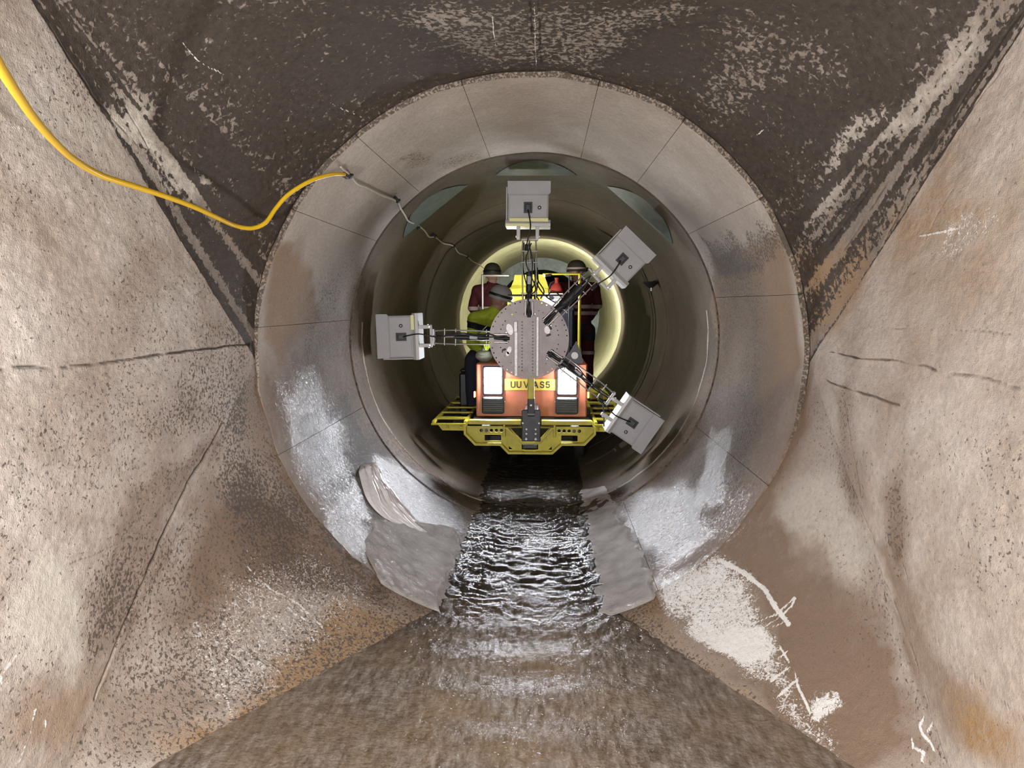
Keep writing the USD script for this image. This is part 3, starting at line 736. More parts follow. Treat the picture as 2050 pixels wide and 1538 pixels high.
# ------------------------------------------------------------------ water, screed, flowstone
def water_mesh():
    ys = np.concatenate([np.linspace(0.9, 7.6, 560), np.linspace(7.65, 18.5, 120)])
    us = np.linspace(-1, 1, 170)
    half = np.where(ys < YP - 0.35, 1.62, 0.0)
    k = np.clip((YP - ys) / (YP - YH), 0, 1)
    half = np.maximum(0.50 + 1.16 * k, 0.50)
    U, Y = np.meshgrid(us, ys)
    X = U * half[:, None] - 0.03 * (Y > YP)
    p = np.stack([X * 3.2, Y * 1.0, 0 * X], -1)
    ph = Y * 52 - 26 * np.abs(X - 0.05) ** 1.6 + 26 * meshkit.fbm(np.stack([X * 3.4, Y * 2.4, 0 * X], -1), 4, 3)
    far = np.clip((Y - 3.3) / 1.2, 0.06, 1) * np.clip((1.0 - np.abs(U)) * 3.0, 0.1, 1)
    z = 0.0062 * np.sin(ph) * far * meshkit.fbm(np.stack([X * 4, Y * 3, 0 * X + 9], -1), 2, 6) * 1.7
    z += 0.022 * (meshkit.fbm(np.stack([X * 17, Y * 21, 0 * X], -1), 3, 14) - 0.5) * np.clip((Y - 2.6) / 1.6, 0.2, 1)
    z += 0.010 * np.sin(Y * 19 + 3 * meshkit.fbm(p * 0.7, 2, 4)) * np.exp(-((Y - 3.2) / 0.8) ** 2) * np.exp(-(X / 0.6) ** 2) * 0.7
    v = np.stack([X, Y, WATER + z], -1).reshape(-1, 3)
    m, n = X.shape
    i = np.arange((m - 1) * n).reshape(m - 1, n)[:, :-1].ravel()
    return v, np.concatenate([np.stack([i, i + 1, i + n + 1], 1), np.stack([i, i + n + 1, i + n], 1)])


w = part(None, 'water', water_mesh(), M_water, True)
keys(w, label='shallow rippled grey water running down the middle of the tunnel floor', category='water', kind='stuff')


def curved_slab(inner, outer, thick, n=150, m=40, seed=1):
    """A thin slab cast on the round invert. inner, outer: (y, degrees) along its two edges."""
    inner, outer = np.array(inner), np.array(outer)
    ys = np.linspace(inner[0, 0], inner[-1, 0], n)
    a = np.interp(ys, inner[:, 0], inner[:, 1])
    b = np.interp(ys, outer[:, 0], outer[:, 1])
    wob = 4.0 * (meshkit.fbm(np.stack([ys * 6, 0 * ys + seed, 0 * ys], 1), 3, seed) - 0.5)
    u = np.linspace(0, 1, m)
    th = (a + wob)[:, None] * (1 - u) + (b - wob)[:, None] * u
    e = np.minimum(np.minimum(u, 1 - u) * m / 2, 1)[None] * np.minimum(np.minimum(np.arange(n), n - 1 - np.arange(n)) / 2, 1)[:, None]
    T, Y = np.radians(th), np.repeat(ys[:, None], m, 1)
    q = np.stack([T * 9, Y * 6, 0 * Y], -1)
    rr = R + 0.004 - e * (thick + 0.016 * (meshkit.fbm(q * 3, 4, seed) - 0.5))
    v = np.stack([rr * np.sin(T), Y, R + rr * np.cos(T)], -1).reshape(-1, 3)
    i = np.arange((n - 1) * m).reshape(n - 1, m)[:, :-1].ravel()
    f = np.concatenate([np.stack([i, i + 1, i + m + 1], 1), np.stack([i, i + m + 1, i + m], 1)])
    return v, f


keys(part(None, 'trim_4', curved_slab([(3.80, -161.5), (4.1, -160.2), (4.8, -160.5), (5.15, -157.5)], [(3.80, -147), (4.0, -139), (4.48, -137.4), (4.86, -146), (5.15, -156)], 0.016, seed=2), M_screed, True), kind='structure')
keys(part(None, 'trim_5', curved_slab([(3.80, 164.8), (4.46, 164.5), (4.96, 166), (6.3, 164), (6.5, 163.8)], [(3.80, 151.5), (4.03, 149.8), (5.0, 151.2), (6.32, 154), (6.5, 162)], 0.016, seed=5), M_screed, True), kind='structure')


def flowstone():
    path = catmull([(-124.5, 5.02), (-127.5, 4.98), (-133, 4.88), (-138, 4.80), (-144, 4.80), (-150, 4.82), (-156, 4.85)], 12)
    s = np.linspace(0, 1, len(path))
    half = np.interp(s, [0, .12, .35, .6, .8, 1], [0.02, 0.13, 0.20, 0.19, 0.10, 0.03])
    m = 40
    u = np.linspace(-1, 1, m)
    V = []
    for i, (t, y) in enumerate(path):
        yy = y + u * half[i]
        tt = t + u * (-2.5) * np.sin(s[i] * 3)
        fold = meshkit.fbm(np.stack([u * 6.0 + 2 * s[i], 0 * u + s[i] * 2.5, 0 * u], 1), 3, 4)
        h = np.interp(s[i], [0, .12, .4, .75, 1], [0.0, 0.085, 0.085, 0.025, 0.0]) * np.sqrt(np.clip(1 - u ** 2, 0, 1)) * np.clip(0.15 + 1.5 * fold, 0.1, 1.6)
        a = np.radians(tt)
        rr = R + 0.006 - h
        V.append(np.stack([rr * np.sin(a), yy, R + rr * np.cos(a)], 1))
    v = np.vstack(V)
    n = len(path)
    i = np.arange((n - 1) * m).reshape(n - 1, m)[:, :-1].ravel()
    f = np.concatenate([np.stack([i, i + m + 1, i + 1], 1), np.stack([i, i + m, i + m + 1], 1)])
    nn = np.cross(v[f[:, 1]] - v[f[:, 0]], v[f[:, 2]] - v[f[:, 0]]).sum(0)
    return (v, f) if nn[0] > 0 else (v, f[:, ::-1])


keys(part(None, 'mineral_deposit', flowstone(), M_flow, True), label='white glistening mineral flow on the lower left tunnel wall above the water', category='mineral deposit')

# ------------------------------------------------------------------ hose and cable
hose = thing('hose', 'yellow rubber hose looping from the upper left towards the tunnel mouth', 'hose')
HP = [(-0.60, 0.75, 2.22), (-0.78, 1.10, 2.25), (-0.931, 1.35, 2.26), (-1.046, 1.545, 2.266), (-1.152, 1.74, 2.264), (-1.241, 1.935, 2.254), (-1.319, 2.13, 2.246), (-1.367, 2.325, 2.237), (-1.374, 2.52, 2.234), (-1.362, 2.715, 2.226), (-1.344, 2.91, 2.21), (-1.331, 3.105, 2.186), (-1.327, 3.26, 2.172), (-1.289, 3.35, 2.171), (-1.247, 3.41, 2.204), (-1.215, 3.47, 2.281), (-1.169, 3.52, 2.353), (-1.087, 3.6, 2.429), (-1.021, 3.72, 2.481), (-0.985, 3.84, 2.505), (-0.99, 3.93, 2.512)]
part(hose, 'hose_line', tube(HP, 0.0105, 12, 6), M_hose, True)
part(hose, 'coupling', cyl((-0.985, 3.86, 2.507), (-0.995, 3.95, 2.512), 0.0145), M_black)
cable = thing('cable', 'thin pale cable clipped along the upper left tunnel wall beyond the yellow hose', 'cable')
rr = R - 0.024
ca = [(-44.0, 3.94), (-44.3, 4.14), (-45.1, 4.35), (-44.6, 4.56), (-44.2, 4.9), (-43.2, 5.34), (-44.3, 5.58), (-45.3, 5.83), (-46.4, 6.1), (-46.0, 6.44), (-46.4, 6.9), (-47.6, 7.3), (-46.4, 7.57), (-46.9, 8.2), (-45.5, 8.93), (-47.2, 9.7), (-46.4, 10.6), (-47.3, 11.6), (-46.8, 13.0), (-47.4, 14.3)]
part(cable, 'cable_line', tube([(rr * math.sin(math.radians(a)), y, R + rr * math.cos(math.radians(a))) for a, y in ca], 0.0085, 8, 5), M_cable, True)
for a, y in ((-44.3, 4.12), (-42.7, 5.30), (-46.6, 6.52), (-45.9, 7.45), (-45.3, 8.9), (-46.4, 10.6)):
    q = np.array([math.sin(math.radians(a)), 0, math.cos(math.radians(a))])
    c = np.array([0, y, R])
    part(cable, 'clip', cat(cyl(c + q * (R - 0.045), c + q * (R + 0.004), 0.011), cyl(c + q * (R - 0.05), c + q * (R - 0.036), 0.019)), M_black)

a = math.radians(68.5)
q = np.array([math.sin(a), 0, math.cos(a)])
c = np.array([0, 8.25, R])
hk = thing('wall_bracket', 'small black dish-shaped bracket on the right tunnel wall', 'bracket')
part(hk, 'dish', lathe([(0, 0), (0.085, 0.0), (0.09, 0.012), (0.05, 0.05), (0.02, 0.075), (0, 0.075)], c + q * (R - 0.09) + np.array([0, 0, 0.05]), (0.0, 0, -1)), M_black)
part(hk, 'arm', bar(c + q * (R - 0.09) + np.array([0, 0, 0.03]), c + q * (R + 0.003) + np.array([0, 0, 0.03]), 0.03, 0.03), M_black)
part(hk, 'stud', cyl(c + q * (R - 0.085) + np.array([0, -0.02, 0.0]), c + q * (R - 0.085) + np.array([0, -0.02, -0.06]), 0.008), M_white)


# ------------------------------------------------------------------ the inspection vehicle
veh = thing('inspection_vehicle', 'orange tunnel inspection vehicle with two bright headlights and a yellow bumper', 'vehicle')
VX = -0.033
body = rbox(-0.573, 0.513, 6.85, 7.65, 0.705, 1.235, 0.012)
bd = part(veh, 'body', body, M_orange, 20)
part(veh, 'body_sill', rbox(-0.60, 0.54, 6.82, 7.70, 0.672, 0.705, 0.005), M_dark)
for x0, x1 in ((-0.490, -0.317), (0.229, 0.406)):
    h = thing_part = UsdGeom.Xform.Define(stage, str(veh.GetPath()) + '/' + numbered(str(veh.GetPath()), 'headlight')).GetPrim()
    part(h, 'housing', rbox(x0 - 0.012, x1 + 0.012, 6.80, 6.852, 0.926, 1.212, 0.012), M_black)
    hl = sg.box(x0 + 0.02, 0.958, x1 - 0.02, 1.18).buffer(0.02, 8)
    for z0, z1 in ((0.945, 1.015), (1.025, 1.10), (1.11, 1.20)):
        part(h, 'lens', prism(hl.intersection(sg.box(-2, z0, 2, z1)).buffer(-0.002), 6.785, 6.805), M_lamp)
    part(h, 'vent_box', rbox(x0 - 0.022, x1 + 0.022, 6.80, 6.852, 0.742, 0.912, 0.014), M_dark)
    for z in np.linspace(0.765, 0.89, 7):
        part(h, 'vent_fin', rbox(x0 - 0.005, x1 + 0.005, 6.788, 6.806, z - 0.004, z + 0.004, 0.002), M_black)
    for x in (x0 - 0.024, x1 + 0.024):
        part(h, 'screw', ball((x, 6.845, 0.86), 0.009), M_bolt)
pl = part(veh, 'number_plate', rbox(-0.295, 0.218, 6.838, 6.852, 0.972, 1.086, 0.004), M_plate)
glyphs = []
for ch, x0, x1 in (('U', -0.232, -0.185), ('U', -0.174, -0.127), ('V', -0.106, -0.053), ('A', -0.020, 0.040), ('S', 0.055, 0.098), ('5', 0.112, 0.153)):
    tx = meshkit.text_mesh(ch, 0.066, 0.003, bold=True)
    bx = tx.bounds
    tx.apply_scale([(x1 - x0) / (bx[1][0] - bx[0][0]), 0.066 / (bx[1][1] - bx[0][1]), 1.0])
    tx.apply_transform(trimesh.transformations.rotation_matrix(math.pi / 2, [1, 0, 0]))
    tx.apply_translation([x0 - tx.bounds[0][0], 6.838 - tx.bounds[1][1] + 0.001, 0.996 - tx.bounds[0][2]])
    glyphs.append(tx)
tx = cat(glyphs)
part(pl, 'lettering', tx, M_ink, False, label='dark characters UU VAS 5')
for x in (-0.59, 0.528):
    part(veh, 'marker_light', rbox(x - 0.009, x + 0.009, 6.86, 6.90, 0.895, 0.955, 0.004), M_amber)

# bumper
ring = sg.Polygon([(-0.60, 0.752), (-0.636, 0.70), (-0.636, 0.625), (-0.536, 0.522), (-0.304, 0.522), (-0.23, 0.444), (0.176, 0.446), (0.263, 0.527), (0.469, 0.529), (0.568, 0.632), (0.568, 0.70), (0.535, 0.755)])
bp = UsdGeom.Xform.Define(stage, str(veh.GetPath()) + '/bumper').GetPrim()
rim = ring.difference(ring.buffer(-0.020, join_style=2)).difference(sg.box(-0.6, 0.69, 0.535, 0.8))
part(bp, 'rim', prism(rim, 6.33, 6.43), M_yellow)
vee = sg.Polygon([(-0.262, 0.70), (-0.107, 0.548), (0.045, 0.548), (0.187, 0.70)])
plate = ring.buffer(-0.016, join_style=2).difference(vee).difference(sg.box(-0.7, 0.692, 0.7, 0.9))
for x0 in (-0.480, 0.236):
    for k in range(5):
        plate = plate.difference(sg.Point(x0 + 0.0462 * k, 0.651).buffer(0.0165, 6))
for x0, x1 in ((-0.445, -0.304), (0.262, 0.400)):
    plate = plate.difference(sg.box(x0, 0.562, x1, 0.604).buffer(0.006, 4))
for s, x in ((1, -0.226), (-1, 0.170)):
    plate = plate.difference(sg.Polygon([(x, 0.506), (x, 0.472), (x + s * 0.038, 0.472)]))
plate = plate.difference(sg.box(-0.108, 0.474, 0.044, 0.524))
part(bp, 'back_plate', prism(plate, 6.40, 6.415), M_yellow)
vb = vee.exterior.buffer(0.011, join_style=2).difference(sg.box(-1, 0.692, 1, 1))
part(bp, 'vee_bar', prism(vb, 6.34, 6.42), M_yellow)
part(bp, 'top_bar', rbox(-0.60, -0.112, 6.36, 6.46, 0.712, 0.750, 0.006), M_yellow)
part(bp, 'top_bar', rbox(0.072, 0.535, 6.36, 6.46, 0.712, 0.750, 0.006), M_yellow)
part(bp, 'divider', rbox(-0.276, -0.258, 6.35, 6.43, 0.60, 0.715, 0.003), M_yellow)
part(bp, 'divider', rbox(0.184, 0.202, 6.35, 6.43, 0.60, 0.715, 0.003), M_yellow)
part(bp, 'tow_eye', cat(rbox(-0.10, 0.036, 6.42, 6.47, 0.478, 0.52, 0.006), cyl((-0.075, 6.40, 0.499), (-0.075, 6.43, 0.499), 0.014), cyl((0.012, 6.40, 0.499), (0.012, 6.43, 0.499), 0.014)), M_dark)
for x in (-0.45, 0.385):
    part(bp, 'mounting_arm', rbox(x - 0.04, x + 0.04, 6.41, 6.86, 0.62, 0.68, 0.006), M_dark)
# tow hitch and the post of the rig
ht = UsdGeom.Xform.Define(stage, str(veh.GetPath()) + '/hitch').GetPrim()
part(ht, 'hitch_plate', rbox(-0.106, 0.066, 6.315, 6.335, 0.565, 0.86, 0.008), M_dark)
part(ht, 'hitch_neck', rbox(-0.053, 0.012, 6.30, 6.40, 0.80, 0.965, 0.006), M_black)
part(ht, 'hitch_bracket', rbox(-0.08, 0.04, 6.335, 6.86, 0.69, 0.84, 0.006), M_dark)
for x, z in ((-0.021, 0.905), (-0.095, 0.738), (0.052, 0.738), (-0.062, 0.682), (0.022, 0.682), (-0.062, 0.640), (0.022, 0.640), (-0.064, 0.592), (0.022, 0.592)):
    part(ht, 'bolt', cyl((x, 6.318 - 0.014 * (z > 0.8), z), (x, 6.303 - 0.014 * (z > 0.8), z), 0.0095 + 0.003 * (z < 0.6), n=6), M_bolt)
part(ht, 'hitch_roller', cyl((-0.055, 6.31, 0.82), (0.015, 6.31, 0.82), 0.012), M_steel)
part(veh, 'post', rbox(-0.052, 0.006, 6.34, 6.39, 0.95, 1.20, 0.008), M_yellow)

# chassis, deck, wheels
part(veh, 'chassis', cat(rbox(VX - 0.42, VX - 0.30, 6.95, 12.7, 0.40, 0.50), rbox(VX + 0.30, VX + 0.42, 6.95, 12.7, 0.40, 0.50), *[rbox(VX - 0.42, VX + 0.42, y, y + 0.1, 0.41, 0.49) for y in (7.1, 8.6, 10.3, 12.2)], rbox(VX - 0.40, VX + 0.40, 7.0, 7.6, 0.49, 0.69)), M_black)
part(veh, 'deck', rbox(VX - 0.88, VX + 0.88, 7.66, 12.8, 0.50, 0.555, 0.006), M_dark)
for y in (7.85, 9.4, 11.8):
    ax = part(veh, 'axle', cyl((VX - 0.5, y, 0.30), (VX + 0.5, y, 0.30), 0.03), M_dark)
    for s in (-1, 1):
        xc = VX + s * 0.52
        zg = R - math.sqrt(R * R - (abs(xc) + 0.045) ** 2)
        wr = 0.30 - zg - 0.004
        wh = part(ax, 'wheel', lathe([(0.10, -0.045), (wr - 0.02, -0.05), (wr, -0.03), (wr, 0.03), (wr - 0.02, 0.05), (0.10, 0.045)], (xc, y, 0.30), (1, 0, 0), 36), M_rubber)
        part(ax, 'rim', lathe([(0, -0.03), (0.10, -0.05), (0.11, 0.0), (0.10, 0.05), (0, 0.03)], (xc, y, 0.30), (1, 0, 0), 24), M_steel)
# side steps of yellow bars and grating
for s in (-1, 1):
    st = UsdGeom.Xform.Define(stage, str(veh.GetPath()) + '/' + numbered(str(veh.GetPath()), 'side_step')).GetPrim()
    X = lambda d: VX + s * d
    lo, hi = sorted((X(0.60), X(0.925)))
    part(st, 'front_plate', prism(sg.Polygon([(X(0.60), 0.665), (X(0.88), 0.665), (X(0.84), 0.612), (X(0.60), 0.612)]), 6.60, 6.612), M_yellow)
    for d in (0.66, 0.79):
        part(st, 'bracket_lug', rbox(X(d) - 0.012, X(d) + 0.012, 6.575, 6.60, 0.635, 0.658, 0.003), M_yellow)
    part(st, 'front_lip', bar((X(0.60), 6.59, 0.675), (X(0.945), 6.59, 0.675), 0.018, 0.03), M_yellow)
    part(st, 'side_rail', bar((X(0.925), 6.6, 0.69), (X(0.905), 9.6, 0.69), 0.03, 0.03), M_yellow)
    part(st, 'side_rail', bar((X(0.62), 6.6, 0.69), (X(0.62), 9.6, 0.69), 0.03, 0.03), M_yellow)
    for y, d in ((6.78, 0.10), (7.15, 0.05), (7.5, 0.05), (7.9, 0.14), (8.35, 0.05), (8.8, 0.14), (9.3, 0.05)):
        part(st, 'cross_plate', rbox(lo, hi, y - d / 2, y + d / 2, 0.695, 0.712, 0.003), M_yellow)
    part(st, 'grating', cat(*[rbox(lo, hi, y, y + 0.012, 0.672, 0.690, 0.002) for y in np.arange(7.95, 9.5, 0.045)]), M_dark)
    part(st, 'stay', bar((X(0.62), 7.8, 0.55), (X(0.62), 7.8, 0.69), 0.04, 0.04), M_dark)
    part(st, 'wiring_box', rbox(*sorted((X(0.66), X(0.86))), 8.1, 8.5, 0.712, 0.80, 0.01), M_yellow)
# guard rails
rl = UsdGeom.Xform.Define(stage, str(veh.GetPath()) + '/guard_rail').GetPrim()
part(rl, 'post', cyl((-0.662, 8.6, 0.55), (-0.662, 8.6, 2.155), 0.013), M_rod)
part(rl, 'top_rail', cyl((-0.672, 8.6, 2.155), (-0.34, 8.6, 2.155), 0.013), M_rod)
rl = UsdGeom.Xform.Define(stage, str(veh.GetPath()) + '/' + 'guard_rail_001').GetPrim()
part(rl, 'post', cyl((0.515, 8.6, 0.55), (0.515, 8.6, 2.17), 0.019), M_yellow)
part(rl, 'top_rail', cyl((0.07, 8.6, 2.17), (0.525, 8.6, 2.17), 0.013), M_yellow)
part(rl, 'post', cyl((0.39, 8.62, 0.55), (0.39, 8.62, 2.17), 0.010), M_dark)
# work seat the man in yellow sits on
part(veh, 'seat_box', rbox(-0.86, -0.36, 7.82, 8.55, 0.555, 1.045, 0.02), M_black)
part(veh, 'seat_cushion', rbox(-0.85, -0.37, 7.84, 8.52, 1.045, 1.09, 0.02), M_black)

# pouch and glove on the bonnet
po = thing('pouch', 'rounded grey green pouch on the left corner of the orange body', 'pouch', (-0.505, 7.0, 1.236))
b = ball((0, 0, 0.062), (0.085, 0.07, 0.062), 3)
b.vertices += 0.012 * (np.stack([meshkit.fbm(b.vertices * 14 + s, 3, 5) for s in (0, 9, 31)], 1) - 0.5)
part(po, 'pouch_body', b, M_greygreen, True)
part(po, 'flap', ball((0, -0.01, 0.088), (0.07, 0.062, 0.04), 3), M_greygreen, True)
gl = thing('glove', 'crumpled bright yellow glove lying on the grey green pouch', 'glove', (-0.47, 6.98, 1.355))
part(gl, 'glove_shell', skin([((-0.02, 0, 0.012), 0.03, (0.01, 0, 0.05), 0.026), ((0.01, 0, 0.05), 0.022, (0.025, -0.02, 0.085), 0.012), ((0.015, 0, 0.05), 0.022, (0.035, 0.0, 0.088), 0.012), ((0.02, 0.01, 0.05), 0.02, (0.045, 0.02, 0.08), 0.011), ((0.02, 0.02, 0.04), 0.02, (0.055, 0.035, 0.06), 0.010), ((-0.01, -0.01, 0.03), 0.018, (-0.03, -0.04, 0.06), 0.011)], 0.01, 3), M_hivis, True)
part(gl, 'cuff', cyl((-0.045, 0.0, -0.01), (-0.02, 0, 0.01), 0.03, 0.032), M_greygreen)

# instrument cabinet, white case, yellow cover, red bag, floodlight on the deck
cab = thing('cabinet', 'dark navy instrument cabinet under the white case on the vehicle deck', 'cabinet')
part(cab, 'housing', rbox(0.02, 0.46, 8.75, 9.25, 0.555, 1.78, 0.012), M_navy)
part(cab, 'door', rbox(0.04, 0.44, 8.735, 8.75, 0.60, 1.74, 0.006), M_navy)
part(cab, 'handle', bar((0.40, 8.725, 1.1), (0.40, 8.725, 1.3), 0.016, 0.02), M_steel)
wc = thing('case', 'bright white plastic case on the cabinet right of the yellow cover', 'case')
part(wc, 'lower_shell', rbox(0.06, 0.36, 8.80, 9.05, 1.78, 1.885, 0.012), M_white)
lid = rbox(0.065, 0.33, 8.80, 9.05, 1.89, 1.945, 0.012)
part(wc, 'lid', lid, M_white)
part(wc, 'latch', rbox(0.15, 0.20, 8.79, 8.80, 1.865, 1.905, 0.003), M_black)
cv = thing('covered_equipment', 'bright yellow fabric cover draped over tall equipment behind the round plate', 'cover')
g = sg.Polygon([(-0.385, 0.558), (-0.40, 1.2), (-0.39, 1.95), (-0.36, 2.0), (-0.315, 2.11), (-0.30, 2.19), (0.08, 2.195), (0.12, 2.10), (0.155, 1.98), (0.20, 1.84), (0.0, 1.80), (0.0, 0.558)])
m = prism(g, 9.26, 9.95)
m = m.subdivide_to_size(0.05)
m.vertices += 0.02 * (np.stack([meshkit.fbm(m.vertices * 6 + s, 3, 2) for s in (0, 17, 43)], 1) - 0.5) * (m.vertices[:, 2:3] > 0.6)
part(cv, 'cover', m, M_tarp, 40)
fold = trimesh.convex.convex_hull(np.array([(-0.395, 9.20, 2.00), (-0.30, 9.24, 2.055), (0.0, 9.24, 2.035), (0.17, 9.25, 2.00), (0.21, 9.22, 1.80), (-0.39, 9.20, 1.78), (0.17, 9.30, 1.98), (-0.38, 9.30, 1.98), (0.2, 9.3, 1.79), (-0.38, 9.3, 1.77)]))
part(cv, 'lower_flap', fold, M_tarp, 20)
part(cv, 'cord', tube([(-0.40, 9.19, 1.79), (-0.1, 9.225, 1.785), (0.1, 9.23, 1.79), (0.21, 9.21, 1.80)], 0.006, 6, 4), M_black, True)
rb = thing('red_bag', 'round red fabric bag leaning behind the white case', 'bag', (0.245, 9.14, 1.78))
b = ball((0, 0, 0.155), (0.09, 0.075, 0.15), 3)
b.vertices += 0.012 * (np.stack([meshkit.fbm(b.vertices * 12 + s, 3, 5) for s in (0, 9, 31)], 1) - 0.5)
part(rb, 'pouch', b, M_redbag, True)
part(rb, 'neck', lathe([(0.03, 0), (0.022, 0.03), (0.03, 0.07), (0, 0.075)], (0, 0, 0.295)), M_redbag)
part(rb, 'strap', tube([(-0.02, 0, 0.33), (-0.08, 0.0, 0.29), (-0.10, 0.0, 0.18), (-0.08, 0, 0.05)], 0.008, 6, 5), M_black, True)
dk = thing('kit_bag', 'dark maroon kit bag standing behind the red bag under the yellow rail', 'bag', (0.28, 9.45, 0.555))
b = rbox(-0.22, 0.17, -0.15, 0.2, 0, 1.55, 0.06).subdivide_to_size(0.06)
b.vertices += 0.03 * (np.stack([meshkit.fbm(b.vertices * 5 + s, 3, 8) for s in (0, 9, 31)], 1) - 0.5) * np.clip(b.vertices[:, 2:3] * 4, 0, 1)
part(dk, 'sack', b, M_red, True)
part(dk, 'strap', tube([(-0.1, -0.165, 1.5), (-0.12, -0.18, 1.0), (-0.1, -0.165, 0.4)], 0.014, 6, 5), M_black, True)
sl = thing('rail_lamp', 'small white lamp at the left end of the yellow guard rail', 'lamp', (0.098, 8.6, 2.15))
part(sl, 'lamp_body', cyl((0.0, -0.01, 0.0), (0.07, -0.01, 0.008), 0.014), M_black)
part(sl, 'lamp_glass', ball((-0.012, -0.015, 0.0), 0.017), simple('rail_lamp_glow', (1, 1, 1), 0.3, emit=(1, 1, 1), strength=6.0))
fl = thing('floodlight', 'floodlight on a stand at the far end of the vehicle facing down the tunnel', 'floodlight', (0.60, 12.5, 0.558))
part(fl, 'stand', cat(cyl((0, 0, 0), (0, 0, 1.2), 0.02), cyl((0, 0, 0), (0, 0, 0.02), 0.15)), M_dark)
part(fl, 'lamp_housing', rbox(-0.14, 0.14, -0.06, 0.03, 1.18, 1.42, 0.01), M_black)
part(fl, 'lamp_glass', rbox(-0.125, 0.125, 0.03, 0.034, 1.195, 1.405, 0.001), M_flood)


# ------------------------------------------------------------------ the round plate and its four arms with boxes
HX, HY, HZ = -0.039, 6.22, 1.505


def holes_of_plate():
    h = []
    for x in (-0.060, 0.034):
        h += [(x, z, 0.0062) for z in np.arange(-0.335, 0.17, 0.0285)]
    for k in range(44):
        a = k / 44 * 2 * math.pi + 0.05
        if k % 11 not in (0, 1):
            h.append((0.334 * math.sin(a), 0.334 * math.cos(a), 0.0066))
    for k in range(40):
        a = k / 40 * 2 * math.pi + 0.02
        if k % 5 and abs(math.sin(a)) > 0.32:
            h.append((0.262 * math.sin(a), 0.262 * math.cos(a), 0.0058))
    return h


hub = thing('mounting_plate', 'round pinkish steel plate full of bolt holes at the middle of the four arms', 'plate', (HX, HY, HZ))
pg = sg.Point(0, 0).buffer(0.352, 48)
for x, z, r in holes_of_plate():
    pg = pg.difference(sg.Point(x, z).buffer(r, 4))
part(hub, 'disc', prism(pg, -0.006, 0.006), M_steel, 25)
for x0, x1, z0, z1 in ((-0.13, -0.098, -0.33, 0.16), (0.062, 0.088, -0.33, 0.20)):
    b = rbox(x0, x1, -0.016, -0.005, z0, z1, 0.005)
    part(hub, 'stiffener', b, M_scuff)
part(hub, 'stiffener', rbox(-0.135, -0.10, -0.02, -0.005, 0.06, 0.155, 0.005), M_scuff)
for x, z, w, h, a in ((-0.17, 0.085, 0.055, 0.10, 0.3), (-0.175, -0.10, 0.04, 0.07, -0.3), (0.16, 0.08, 0.05, 0.07, 0.2), (-0.19, -0.13, 0.03, 0.04, 0.2)):
    e = affinity.rotate(affinity.scale(sg.Point(0, 0).buffer(1, 8), w / 2, h / 2), math.degrees(a))
    part(hub, 'tape_patch', prism(affinity.translate(e, x, z), -0.0078, -0.006), M_scuff)
for p0, p1 in (((-0.235, -0.10), (-0.205, -0.088)), ((0.155, 0.03), (0.19, 0.042)), ((0.175, 0.12), (0.195, 0.085)), ((0.26, -0.235), (0.28, -0.225))):
    part(hub, 'handle', bar((p0[0], -0.02, p0[1]), (p1[0], -0.02, p1[1]), 0.016, 0.02), M_black)
    part(hub, 'handle_stud', ball((p0[0] - 0.004, -0.03, p0[1] - 0.002), 0.0045), M_bolt)
part(hub, 'clamp_box', cat(rbox(-0.13, 0.07, 0.006, 0.11, -0.30, 0.33, 0.01)), M_dark)
part(hub, 'axle_tube', cyl((-0.0, 0.10, 0), (0, 0.62, 0), 0.05), M_dark)
part(hub, 'cross_bar', cyl((-0.20, 0.25, 0.385), (0.30, 0.25, 0.385), 0.009), M_black)
part(hub, 'cross_bar_stay', cat(bar((-0.03, 0.12, 0.32), (-0.03, 0.25, 0.385), 0.02, 0.02), bar((0.05, 0.12, 0.32), (0.05, 0.25, 0.385), 0.02, 0.02)), M_dark)
gs = sg.Polygon([(0.22, -0.30), (0.36, -0.12), (0.42, -0.02), (0.47, -0.16), (0.48, -0.215), (0.40, -0.225), (0.25, -0.28)])
part(hub, 'gusset', prism(gs, 0.05, 0.062), M_dark)
rf = part(hub, 'reflector', cyl((0.405, 0.05, -0.147), (0.405, 0.03, -0.147), 0.032, n=28), M_white)
part(hub, 'foot', rbox(-0.013, 0.045, 0.02, 0.12, -0.54, -0.30, 0.008), M_yellow)


